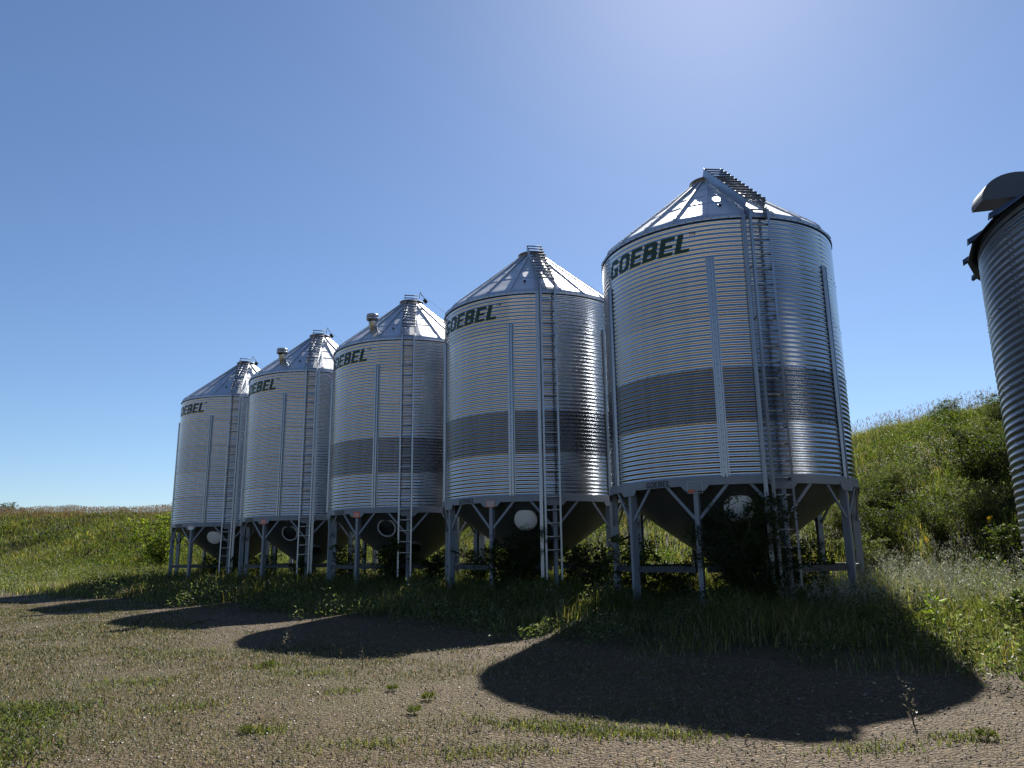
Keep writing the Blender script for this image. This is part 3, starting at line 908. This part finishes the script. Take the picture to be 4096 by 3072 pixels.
# leafy weeds on the bank
parts = []
for (v0, v1, u1, dens, lsc) in ((-12, 14, 20, 330, 1.0), (14, 50, 12, 190, 1.15), (50, 76, 16, 55, 2.0), (76, 108, 12, 26, 2.6)):
    P, u, v = scatter(-9, u1, v0, v1, dens)
    cl = vnoise(P[:, 0], P[:, 1], 1.1, 21) * .6 + vnoise(P[:, 0], P[:, 1], 3.4, 22) * .6
    keep = (u > u_toe(v) - .6) & (u < u_crest(v)) & (cl > .55); P, cl, u, v = P[keep], cl[keep], u[keep], v[keep]
    N = len(P)
    P = P + np.stack([rng.normal(0, .05, N), rng.normal(0, .05, N), rng.random(N) ** .7 * (cl - .5) * 1.7 + .05], 1)
    D = rng.normal(size=(N, 3)); D[:, 2] = np.abs(D[:, 2]) * .8; D /= np.linalg.norm(D, axis=1)[:, None]
    c = palette(N, [(.026, .048, .013), (.05, .08, .015), (.08, .105, .024), (.11, .125, .085)], [3, 3, 2, .6], .3)
    parts.append(leaves(P, D, rng.uniform(.05, .11, N) * lsc, rng.uniform(.022, .045, N) * lsc, c))
V, F4, F3, C = merge(parts)
o = add('hill_weeds', mesh_np('hill_weeds', V, F4, F3, [M['leaf']], False, C)); tag(o, 'leafy green weeds in clumps among the grass of the bank', 'weeds', kind='stuff')

# tall grass and weeds in the strip round the silo legs
parts = []
for (u0, u1, v0, v1, dens, wsc) in ((-8.2, 3.4, -8, 9, 330, .009), (-8.2, 3.4, 9, 24, 190, .012), (-10.6, 3.2, 24, 46, 95, .018), (-11.5, 1, 46, 70, 70, .028)):
    P, u, v = scatter(u0, u1, v0, v1, dens)
    e = u + 6.9 + 2.4 * (vnoise(P[:, 0], P[:, 1], 1.8, 31) - .5) + np.clip((v - 20) * .08, 0, 1) * 2.2
    keep = rng.random(len(P)) < np.clip(e * .9, 0, 1); P, u, v, e = P[keep], u[keep], v[keep], e[keep]
    N = len(P); cl = vnoise(P[:, 0], P[:, 1], .9, 32)
    h = rng.uniform(.25, .55, N) * (.5 + .9 * cl) * np.clip(.35 + e * .28, .35, 1.35)
    c = palette(N, GREEN + STRAW[:1], [3, 3, 2, 2, .8])
    tip = palette(N, STRAW, [1, 1, 1])
    parts.append(blades(P, h, rng.uniform(.6, 1.3, N) * wsc, rng.uniform(.15, .9, N), rng.uniform(0, 2 * PI, N), np.where(((rng.random(N) < .22) & (e < 2.6))[:, None], palette(N, [(.20, .215, .15), (.27, .25, .17)], [1, 1]), c), tip, .8 * rng.random(N) ** 6))
    # pale weeds with small leaves at the gravel edge
    P, u, v = scatter(u0, u1 - 1, v0, v1, dens * 1.6)
    cl = vnoise(P[:, 0], P[:, 1], .7, 33)
    keep = (u > -7.6 + 1.5 * (vnoise(P[:, 0], P[:, 1], 1.8, 31) - .5)) & (cl > .5); P, cl = P[keep], cl[keep]; N = len(P)
    P = P + np.stack([np.zeros(N), np.zeros(N), rng.random(N) * (cl - .42) * 1.5 + .03], 1)
    D = rng.normal(size=(N, 3)); D[:, 2] = np.abs(D[:, 2]); D /= np.linalg.norm(D, axis=1)[:, None]
    c = palette(N, [(.045, .065, .022), (.075, .09, .042), (.15, .165, .115)], [2, 2, 1.4])
    parts.append(leaves(P, D, rng.uniform(.04, .10, N) * (wsc / .009) ** .5, rng.uniform(.015, .035, N) * (wsc / .009) ** .5, c))
V, F4, F3, C = merge(parts)
o = add('tall_grass', mesh_np('tall_grass', V, F4, F3, [M['grass']], True, C)); tag(o, 'uncut grass and low weeds around the silo legs beside the gravel', 'grass', kind='stuff')

# pale dry seed grass along the far gravel edge
parts = []
P, u, v = scatter(-7.2, -4.2, 24, 56, 90)
pn = vnoise(P[:, 0], P[:, 1], 2.2, 71); k = pn > .38; P = P[k]; N = len(P)
parts.append(blades(P, rng.uniform(.2, .42, N), np.full(N, .016), rng.uniform(.3, 1.0, N), rng.uniform(0, 2 * PI, N), palette(N, [(.36, .29, .19), (.26, .20, .12), (.14, .13, .06)], [2, 2, 1.4])))
V, F4, F3, C = merge(parts)
o = add('straw_grass', mesh_np('straw_grass', V, F4, F3, [M['dry']], True, C)); tag(o, 'pale straw-coloured grass along the gravel edge at the left', 'grass', kind='stuff')

# silver-grey wormwood mass right of the nearest silo
parts = []
P, u, v = scatter(-2.6, 3.6, -3, 7.4, 34, (.2, .3))
keep = (vnoise(P[:, 0], P[:, 1], 1.3, 41) > .22) & ((P[:, 0] - 5.07) ** 2 + (P[:, 1] - 18.1) ** 2 > 3.3 ** 2) & ((P[:, 0] - BX) ** 2 + (P[:, 1] - BY) ** 2 > 4.6 ** 2)
P = P[keep]; N = len(P); H_ = rng.uniform(.55, 1.15, N) * (.6 + .6 * vnoise(P[:, 0], P[:, 1], 1.5, 42))
ln = rng.uniform(.1, .45, N); azm = rng.uniform(0, 2 * PI, N)
parts.append(blades(P, H_, np.full(N, .008), ln, azm, palette(N, [(.12, .12, .08)], [1])))
k = 46; f = rng.uniform(.2, 1.0, (N, k))
d = np.stack([np.cos(azm), np.sin(azm)], 1)
LP = np.stack([P[:, None, 0] + d[:, None, 0] * H_[:, None] * ln[:, None] * f ** 2, P[:, None, 1] + d[:, None, 1] * H_[:, None] * ln[:, None] * f ** 2, P[:, None, 2] + H_[:, None] * f * .95], -1).reshape(-1, 3)
LP += rng.normal(0, .035, LP.shape)
D = rng.normal(size=LP.shape); D[:, 2] = np.abs(D[:, 2]) + .5; D /= np.linalg.norm(D, axis=1)[:, None]
n = len(LP)
parts.append(leaves(LP, D, rng.uniform(.035, .075, n), rng.uniform(.008, .016, n), palette(n, [(.30, .32, .27), (.20, .22, .16), (.36, .33, .27)], [3, 2, 1.2])))
V, F4, F3, C = merge(parts)
o = add('silver_weeds', mesh_np('silver_weeds', V, F4, F3, [M['sage']], True, C)); tag(o, 'silver-grey wormwood weeds massed right of the nearest silo', 'weeds', kind='stuff')

# short dry grass on the gravel, green corner patch
parts = []
P, u, v = scatter(-18.5, -7, -2, 32, 1100, (.4, .15))
pn = vnoise(P[:, 0], P[:, 1], 1.7, 51) * .6 + vnoise(P[:, 0], P[:, 1], .45, 52) * .5
left = np.clip((v - 3) / 6, 0, 1) * np.clip((-u - 8.6) / 2.5, 0, 1)
keep = rng.random(len(P)) < np.clip((pn - .60 + .30 * left) * 2.2, .03, .9); P, u, v, pn, left = P[keep], u[keep], v[keep], pn[keep], left[keep]; N = len(P)
dist = np.hypot(P[:, 0], P[:, 1])
c = palette(N, [(.165, .145, .075), (.11, .115, .042), (.055, .078, .022), (.26, .206, .14)], [2.4, 2.8, 3, 1.3])
parts.append(blades(P, rng.uniform(.015, .06, N) * (.7 + pn * .6), rng.uniform(.004, .008, N) * np.clip(dist / 8, 1, 2.2), rng.uniform(.3, 1.4, N), rng.uniform(0, 2 * PI, N), c))
V, F4, F3, C = merge(parts)
o = add('dry_grass', mesh_np('dry_grass', V, F4, F3, [M['dry']], True, C)); tag(o, 'short dry and green grass scattered thinly over the gravel', 'grass', kind='stuff')
parts = []
n = 24000; x = rng.uniform(-6.5, -2.4, n); y = rng.uniform(5.0, 8.6, n)
P = np.stack([x, y, terr(x, y)], 1)
e = (-3.15 - x) - (y - 6.4) * .55 + 1.0 * (vnoise(x, y, .6, 61) - .5)
k = rng.random(n) < np.clip(e * 1.1, 0, .95) ** 1.2; P = P[k]; n = len(P)
parts.append(blades(P, rng.uniform(.03, .10, n), rng.uniform(.006, .011, n), rng.uniform(.2, 1, n), rng.uniform(0, 2 * PI, n), palette(n, [(.05, .062, .022), (.072, .082, .034), (.034, .044, .016), (.13, .115, .06)], [2, 2, 1, 1])))
P2 = P[rng.random(n) < .5] + np.array([0, 0, .05]); m = len(P2)
D = rng.normal(size=(m, 3)); D[:, 2] = np.abs(D[:, 2]); D /= np.linalg.norm(D, axis=1)[:, None]
parts.append(leaves(P2, D, rng.uniform(.025, .05, m), rng.uniform(.012, .024, m), palette(m, [(.055, .072, .032), (.08, .095, .05)], [1, 1])))
V, F4, F3, C = merge(parts)
o = add('corner_grass', mesh_np('corner_grass', V, F4, F3, [M['grass']], True, C)); tag(o, 'dense fresh green clover and grass patch in the lower left corner', 'grass', kind='stuff')

# low creeping plants: a run along the front of the nearest shadow, and thin patches elsewhere
parts = []
for cx_, cy_, lx, ly, rot, n in ((.45, 6.95, .75, .16, -.45, 1500), (1.25, 6.62, .35, .13, -.3, 350), (-2.2, 7.2, .22, .1, 0, 260), (-3.3, 10.8, .3, .14, .2, 350), (-1.9, 8.9, .25, .12, .3, 200),
                                 (-3.4, 8.2, .5, .2, .1, 420), (-4.6, 9.8, .7, .25, 0, 500), (2.6, 6.1, .4, .15, .1, 260), (3.4, 6.3, .3, .12, 0, 240), (-.2, 6.3, .5, .15, .2, 300), (-5.5, 12.5, .9, .3, 0, 500), (-1.2, 6.6, .4, .15, 0, 260), (-2.6, 10.1, .7, .15, -.2, 400)):
    a_ = rng.normal(0, 1, n) * lx * .6; b_ = rng.normal(0, 1, n) * ly * .8
    x = cx_ + a_ * math.cos(rot) - b_ * math.sin(rot); y = cy_ + a_ * math.sin(rot) + b_ * math.cos(rot)
    P = np.stack([x, y, terr(x, y)], 1)
    parts.append(blades(P, rng.uniform(.025, .075, n), rng.uniform(.005, .010, n), rng.uniform(.3, 1.3, n), rng.uniform(0, 2 * PI, n), palette(n, [(.07, .085, .022), (.05, .065, .02), (.10, .105, .04), (.15, .13, .06)], [2, 2, 1.5, .8])))
V, F4, F3, C = merge(parts)
o = add('creeping_plants', mesh_np('creeping_plants', V, F4, F3, [M['grass']], True, C)); tag(o, 'low green creeping plants in thin patches on the gravel', 'ground cover', kind='stuff')

# loose stones
n = 110000
u = rng.uniform(-16, -7.0, n); v = rng.uniform(-3, 22, n); x, y = xy(u, v); P = np.stack([x, y, terr(x, y)], 1)
k = in_view(P, .1, .1); P = P[k]; n = len(P)
ico = np.array([(1, 0, 0), (-1, 0, 0), (0, 1, 0), (0, -1, 0), (0, 0, 1), (0, 0, -1)], float)
tri = np.array([(0, 2, 4), (2, 1, 4), (1, 3, 4), (3, 0, 4), (2, 0, 5), (1, 2, 5), (3, 1, 5), (0, 3, 5)])
r = .0058 * rng.lognormal(0, .42, n)
sc = rng.uniform(.7, 1.3, (n, 1, 3)) * np.array([1, 1, .62]) * r[:, None, None]
th = rng.uniform(0, 2 * PI, n); cs, sn = np.cos(th)[:, None], np.sin(th)[:, None]
L = ico[None] * (1 + rng.normal(0, .15, (n, 6, 1))) * sc
L = np.stack([L[..., 0] * cs - L[..., 1] * sn, L[..., 0] * sn + L[..., 1] * cs, L[..., 2]], -1) + P[:, None] + np.array([0, 0, 1.]) * (r * .3)[:, None, None]
F = (tri[None] + (np.arange(n) * 6)[:, None, None]).reshape(-1, 3)
c = palette(n, [(.10, .076, .053), (.055, .042, .03), (.25, .20, .15), (.12, .083, .058)], [3, 2, 1.2, 1])
t = NT('loose_stone'); p = t.n('ShaderNodeBsdfPrincipled'); t.l(t.n('ShaderNodeVertexColor', layer_name='Col').outputs[0], p.inputs['Base Color']); p.inputs['Roughness'].default_value = .6
M['stone'] = t.out(p.outputs[0])
o = add('gravel_stones', mesh_np('gravel_stones', L.reshape(-1, 3), None, F, [M['stone']], False, np.repeat(c, 6, 0))); tag(o, 'loose stones strewn over the gravel yard', 'stones', kind='stuff')

# ------------------------------------------------------------------ shrubs and single weeds
def make_shrub(name, h, rad_, stems, nleaf, L, Wd, cols, wts, seed, spread=.5, low=.12, droop=.2):
    g = np.random.default_rng(seed)
    mb = MB(); pts = []
    for i in range(stems):
        a = 2 * PI * i / stems + g.uniform(-.5, .5); hh = h * g.uniform(.6, 1.0); ro = rad_ * g.uniform(.25, 1.0) * spread
        base = Vector((math.cos(a) * .08 * rad_, math.sin(a) * .08 * rad_, -.08))
        path = [base]; n = 6
        for k in range(1, n + 1):
            f = k / n
            path.append(Vector((math.cos(a) * ro * f ** 1.2 + g.normal(0, .03) * h, math.sin(a) * ro * f ** 1.2 + g.normal(0, .03) * h, hh * f)))
        mb.tube(path, .010 + .006 * h, 5, 0, .003, False)
        for k in range(1, n + 1):
            for b in range(3):
                p0 = path[k]; aa = g.uniform(0, 2 * PI); l = rad_ * g.uniform(.3, .75) * (1.15 - .55 * k / n)
                d = Vector((math.cos(aa), math.sin(aa), g.uniform(.1, .9))).normalized()
                q = [p0, p0 + d * l * .5, p0 + d * l + Vector((0, 0, -droop * l))]
                mb.tube(q, .006, 4, 0, .002, False)
                pts.append([tuple(v) for v in q])
    segs = np.array(pts)
    N = nleaf; k = g.integers(0, len(segs), N); f = g.random(N)[:, None] ** .8
    P = np.where(f < .5, segs[k, 0] + (segs[k, 1] - segs[k, 0]) * f * 2, segs[k, 1] + (segs[k, 2] - segs[k, 1]) * (f - .5) * 2)
    P = P + g.normal(0, .035 * h ** .5, P.shape); P[:, 2] = np.maximum(P[:, 2], low * h * g.random(N))
    D = (segs[k, 2] - segs[k, 0]); D /= np.linalg.norm(D, axis=1)[:, None]
    D = D + g.normal(0, .7, D.shape) - np.array([0, 0, droop]); D /= np.linalg.norm(D, axis=1)[:, None]
    V, _, F3, C = leaves(P, D, L * g.uniform(.6, 1.3, N), Wd * g.uniform(.6, 1.3, N), palette(N, cols, wts, .25))
    return mb.mesh(name + '_stems', [M['bark']]), mesh_np(name + '_foliage', V, None, F3, [M['leaf']], False, C)

DK = [(.02, .034, .013), (.03, .045, .015), (.045, .06, .02)]
LT = [(.075, .10, .018), (.10, .125, .025), (.05, .07, .016)]
SH = {
    'willow': make_shrub('willow', 2.3, 1.35, 14, 13000, .10, .024, DK, [2, 2, 1], 1, .9),
    'bushy': make_shrub('bushy', 1.3, .8, 9, 3600, .085, .042, DK + LT[:1], [2, 2, 1, 1], 2, .8),
    'loose': make_shrub('loose', 1.5, .7, 7, 1500, .09, .048, DK + LT[:2], [1, 2, 1, 1, 1], 3, .8),
    'bright': make_shrub('bright', 2.6, 1.4, 8, 4200, .13, .065, [(.12, .165, .03), (.16, .20, .04), (.09, .12, .025)], [2, 2, 1], 4, .9),
    'slope': make_shrub('slope', 2.0, 1.35, 10, 6000, .085, .04, DK + LT[:1], [1.5, 2, 2, 1], 5, .9),
    'brush': make_shrub('brush', 1.5, 1.3, 11, 5200, .085, .03, [(.095, .11, .055), (.065, .082, .034), (.13, .145, .085), (.08, .105, .034)], [2, 2, 1, 1.5], 6, .9),
}
def place_shrub(kind, x, y, sc, rz, label, group, cat='shrub', name='shrub', sz=1.0):
    r_ = empty(name, (x, y, float(terr(x, y)) - .03), rz); r_.scale = (sc, sc, sc * sz)
    tag(r_, label, cat, group)
    add('stems', SH[kind][0], r_); add('foliage', SH[kind][1], r_)
    return r_
GS = 'shrubs growing among the silo legs'; GH = 'shrubs on the grassy bank'
def atx(px, y, z=-1.0):          # plan position at depth y under an image column
    return ((px - 1106) / 1657) * (.976 * y + .217 * z), y
LEGSH = [
    ('willow', 1622, 15.3, .98, .2, 'biggest dark willow-like shrub, in front of the nearest silo\'s cone and hatch'),
    ('willow', 1690, 16.2, .62, 1.9, 'dark shrub at the foot of the nearest silo\'s ladder'),
    ('loose', 1745, 16.4, .9, 2.6, 'thin-leaved shrub right of the nearest silo\'s ladder, before its far leg'),
    ('bushy', 1455, 17.2, .75, .5, 'leafy shrub left of the nearest silo\'s middle front leg'),
    ('loose', 1400, 17.6, .85, 1.1, 'low shrub between the nearest silo\'s two left front legs'),
    ('loose', 1345, 18.6, 1.15, 3.0, 'tall loose shrub at the left edge of the nearest silo'),
    ('bushy', 1285, 20.0, .95, 4.2, 'shrub in the gap between the nearest and the second silo'),
    ('loose', 1235, 20.8, 1.0, 2.0, 'shrub right of the ladder of the silo with the red-framed sticker'),
    ('bushy', 1100, 20.3, .95, 5.0, 'dark shrub under the shiny hatch of the silo with the red-framed sticker'),
    ('willow', 1125, 20.5, .78, .9, 'dark willow-like shrub under the second silo\'s cone, left of its ladder'),
    ('loose', 1025, 21.6, .95, 1.6, 'shrub between the left front legs of the second silo'),
    ('bushy', 935, 24.9, .95, 2.4, 'shrub right of the ladder of the middle silo'),
    ('bushy', 840, 24.9, 1.2, .1, 'shrub under the open hatch of the middle silo'),
    ('loose', 740, 26.6, 1.1, 2.8, 'bright-edged shrub in the gap left of the middle silo'),
    ('bushy', 650, 29.2, .8, 3.5, 'shrub under the cone of the silo with vent but no band'),
    ('loose', 565, 30.2, .9, 4.5, 'shrub at the left legs of the silo with vent but no band'),
    ('bushy', 510, 33.6, 1.0, .6, 'shrub at the foot of the farthest silo\'s ladder'),
    ('bushy', 455, 33.8, .85, 5.5, 'shrub under the cone of the farthest silo'),
]
for kd, px, y, sc, rz, lb in LEGSH:
    x, y = atx(px, y); place_shrub(kd, x, y, sc, rz, lb, GS)
HILLSH = [
    ('slope', 13.2, 21.9, 1.0, .3, 'largest dark shrub halfway up the bank beside the old grey bin'),
    ('slope', 13.9, 20.6, .9, 1.4, 'dark shrub below the largest one, half behind the old grey bin'),
    ('slope', 10.9, 20.0, .62, 2.2, 'low shrub on the bank above the silver weeds'),
    ('slope', 9.8, 20.8, .7, 3.1, 'shrub on the lower bank close to the nearest silo\'s right leg'),
    ('slope', 10.6, 22.8, .6, 5.1, 'pale-dotted shrub on the middle bank right of the nearest silo'),
    ('slope', 16.3, 25.4, .6, 4.0, 'tallest crest shrub sticking up against the sky by the old bin'),
    ('slope', 17.2, 24.6, .55, 1.0, 'crest shrub half hidden behind the old bin'),
]
HILLSH += [
    ('brush', 9.6, 22.6, .7, .4, 'grey-green brush beside the nearest silo\'s wall, low on the bank'),
    ('brush', 11.6, 23.9, .7, 1.7, 'grey-green brush in the middle of the right bank'),
    ('brush', 12.1, 20.2, .8, 2.9, 'grey-green brush just below the dark shrubs by the old bin'),
    ('brush', 14.6, 23.6, .75, 5.3, 'grey-green brush above the largest dark shrub'),
    ('brush', 8.9, 19.6, .7, 3.6, 'grey-green brush behind the nearest silo\'s rightmost leg'),
    ('bushy', 11.3, 17.6, 1.0, .9, 'leafy green shrub rising from the silver weeds near the old bin'),
    ('bushy', 6.9, 10.9, .5, 2.5, 'low leafy shrub at the gravel edge before the old bin'),
]
for kd, x, y, sc, rz, lb in HILLSH: place_shrub(kd, x, y, sc, rz, lb, GH)
for px, y, sc, lb in ((2052, 28.5, .42, 'small thin sapling on the right crest, the left one of two'), (2026, 29.0, .34, 'smallest sapling on the right crest, nearer the silos')):
    x, y = atx(px, y, 5); place_shrub('loose', x, y, sc * 1.6, px, lb, GH, 'sapling', 'sapling')
x, y = atx(340, 47, 0)
place_shrub('bright', x, y, 1.25, .7, 'light green multi-stemmed bush left of the farthest silo', None, 'bush', 'bush')
for px, y, sc, rz, lb in ((8, 84, .75, .1, 'dark bush on the far crest at the left edge of the view'), (40, 83, .6, 2, 'second dark bush on the far crest, right of the edge one'),
                          (262, 74, .5, 3, 'small dark bush alone on the crest left of the silos')):
    x, y = atx(px, y, 4); place_shrub('slope', x, y, sc, rz, lb, 'bushes on the far left crest', 'bush', 'bush')

# single weeds
def make_weed(name, h, n, L, Wd, cols, seed, flower=None, lean=.1, bushy=1.0, mat='leaf'):
    g = np.random.default_rng(seed); mb = MB()
    path = [Vector((lean * h * f ** 2, .04 * h * math.sin(3 * f), h * f - .04)) for f in np.linspace(0, 1, 6)]
    mb.tube(path, .007, 5, 0, .003, False)
    f = g.uniform(.06, 1, n); P = np.stack([lean * h * f ** 2, .04 * h * np.sin(3 * f), h * f], 1)
    a = np.arange(n) * 2.4 + g.normal(0, .3, n)
    D = np.stack([np.cos(a), np.sin(a), g.uniform(.1, .9, n)], 1); D /= np.linalg.norm(D, axis=1)[:, None]
    sz = (1.15 - .7 * f) * g.uniform(.7, 1.2, n) * bushy
    P = P + D * (g.random(n) * .05 * bushy)[:, None]
    V, _, F3, C = leaves(P, D, L * sz, Wd * sz, palette(n, cols, [1] * len(cols), .2))
    ps = [(V, None, F3, C)]
    if flower:
        m = 60; Pf = np.array(path[-1])[None] + g.normal(0, 1, (m, 3)) * np.array([.03, .03, .03]); Df = g.normal(size=(m, 3)); Df[:, 2] += 1; Df /= np.linalg.norm(Df, axis=1)[:, None]
        ps.append(leaves(Pf, Df, np.full(m, .02), np.full(m, .012), palette(m, [flower], [1])))
    V, F4, F3, C = merge(ps)
    return mb.mesh(name + '_stem', [M['bark']]), mesh_np(name + '_leaves', V, F4, F3, [M[mat]], False, C)
WD = {
    'stalk': make_weed('stalk', .34, 46, .045, .016, [(.20, .17, .12), (.13, .115, .075)], 1, None, .12, 1.0, 'sage'),
    'green': make_weed('green', .9, 150, .12, .035, LT + DK[:1], 2, None, .1),
    'gold': make_weed('gold', .8, 110, .10, .025, LT, 3, (.55, .34, .02), .08),
    'brownhead': make_weed('brownhead', .75, 130, .10, .024, LT, 4, (.20, .10, .05), .08),
    'pale': make_weed('pale', .5, 130, .05, .018, [(.22, .25, .17), (.16, .20, .11)], 5, None, .2, 1.2, 'sage'),
    'tuft': make_weed('tuft', .07, 130, .10, .009, [(.07, .10, .016), (.05, .075, .016), (.10, .11, .03), (.035, .05, .016)], 6, None, .3, 1.0),
    'broad': make_weed('broad', .6, 26, .24, .09, [(.10, .16, .03), (.13, .19, .04)], 7, None, .1),
}
def place_weed(kind, x, y, sc, rz, label, group=None, name='weed', cat='weed'):
    r_ = empty(name, (x, y, float(terr(x, y))), rz); r_.scale = (sc,) * 3
    tag(r_, label, cat, group)
    add('stem', WD[kind][0], r_); add('leaves', WD[kind][1], r_)
GW = 'single weeds standing on the gravel'
place_weed('stalk', -3.42, 11.99, 1.15, .5, 'dry upright stalk at the tip of the second silo\'s shadow', GW, 'weed_stalk')
place_weed('stalk', 3.27, 6.77, 1.0, 2.2, 'pale dry stalk at the front edge of the nearest silo\'s shadow', GW, 'weed_stalk')
place_weed('stalk', -1.95, 10.3, .8, 4.0, 'leaning dry stalk by the lit gravel between two shadows', GW, 'weed_stalk')
place_weed('stalk', -2.45, 11.3, .45, 4.9, 'tiny dry sprig beside the second silo\'s shadow', GW, 'weed_stalk')
place_weed('tuft', -.90, 8.33, .85, 0, 'bright green tuft on open gravel left of the nearest silo\'s shadow', GW, 'weed_tuft')
place_weed('tuft', -.97, 7.72, .8, 1, 'yellow-green tuft just in front of another on the gravel', GW, 'weed_tuft')
place_weed('tuft', -3.31, 10.81, .9, 2, 'dark green weed clump in front of the second silo\'s shadow', GW, 'weed_tuft')
place_weed('tuft', -2.35, 7.15, .7, 3, 'flat green tuft on the gravel at lower left centre', GW, 'weed_tuft')
place_weed('tuft', 3.55, 6.25, .8, 4, 'small grey-green tuft on the gravel at lower right', GW, 'weed_tuft')
place_weed('tuft', -1.35, 8.9, .7, 5, 'small tuft on the gravel between the two nearest shadows', GW, 'weed_tuft')
GT = 'tall weeds around the silos'
place_weed('brownhead', *atx(1243, 17.6), 1.1, 0, 'brown-headed weed standing in sunlight between the two nearest silos', GT)
place_weed('pale', *atx(1205, 14.6), .9, 1, 'pale weed in the sunlit gap at the gravel edge between shadows', GT)
place_weed('green', *atx(1218, 15.0), .6, 2, 'yellow-green weed in the sunlit gap behind the pale weed', GT)
place_weed('green', *atx(1290, 19.0), 1.0, 3, 'tall leafy weed against the nearest silo\'s left leg', GT)
place_weed('broad', *atx(2018, 11.6), 1.0, 1, 'broad-leaved bright weed at the right border of the nearest silo\'s shadow', GT)
place_weed('gold', 10.0, 18.9, 1.1, 2, 'yellow-flowered weed low on the bank right of the nearest silo', GT)
place_weed('gold', 11.6, 18.9, 1.0, 3, 'yellow-flowered weed on the bank nearer the old bin', GT)
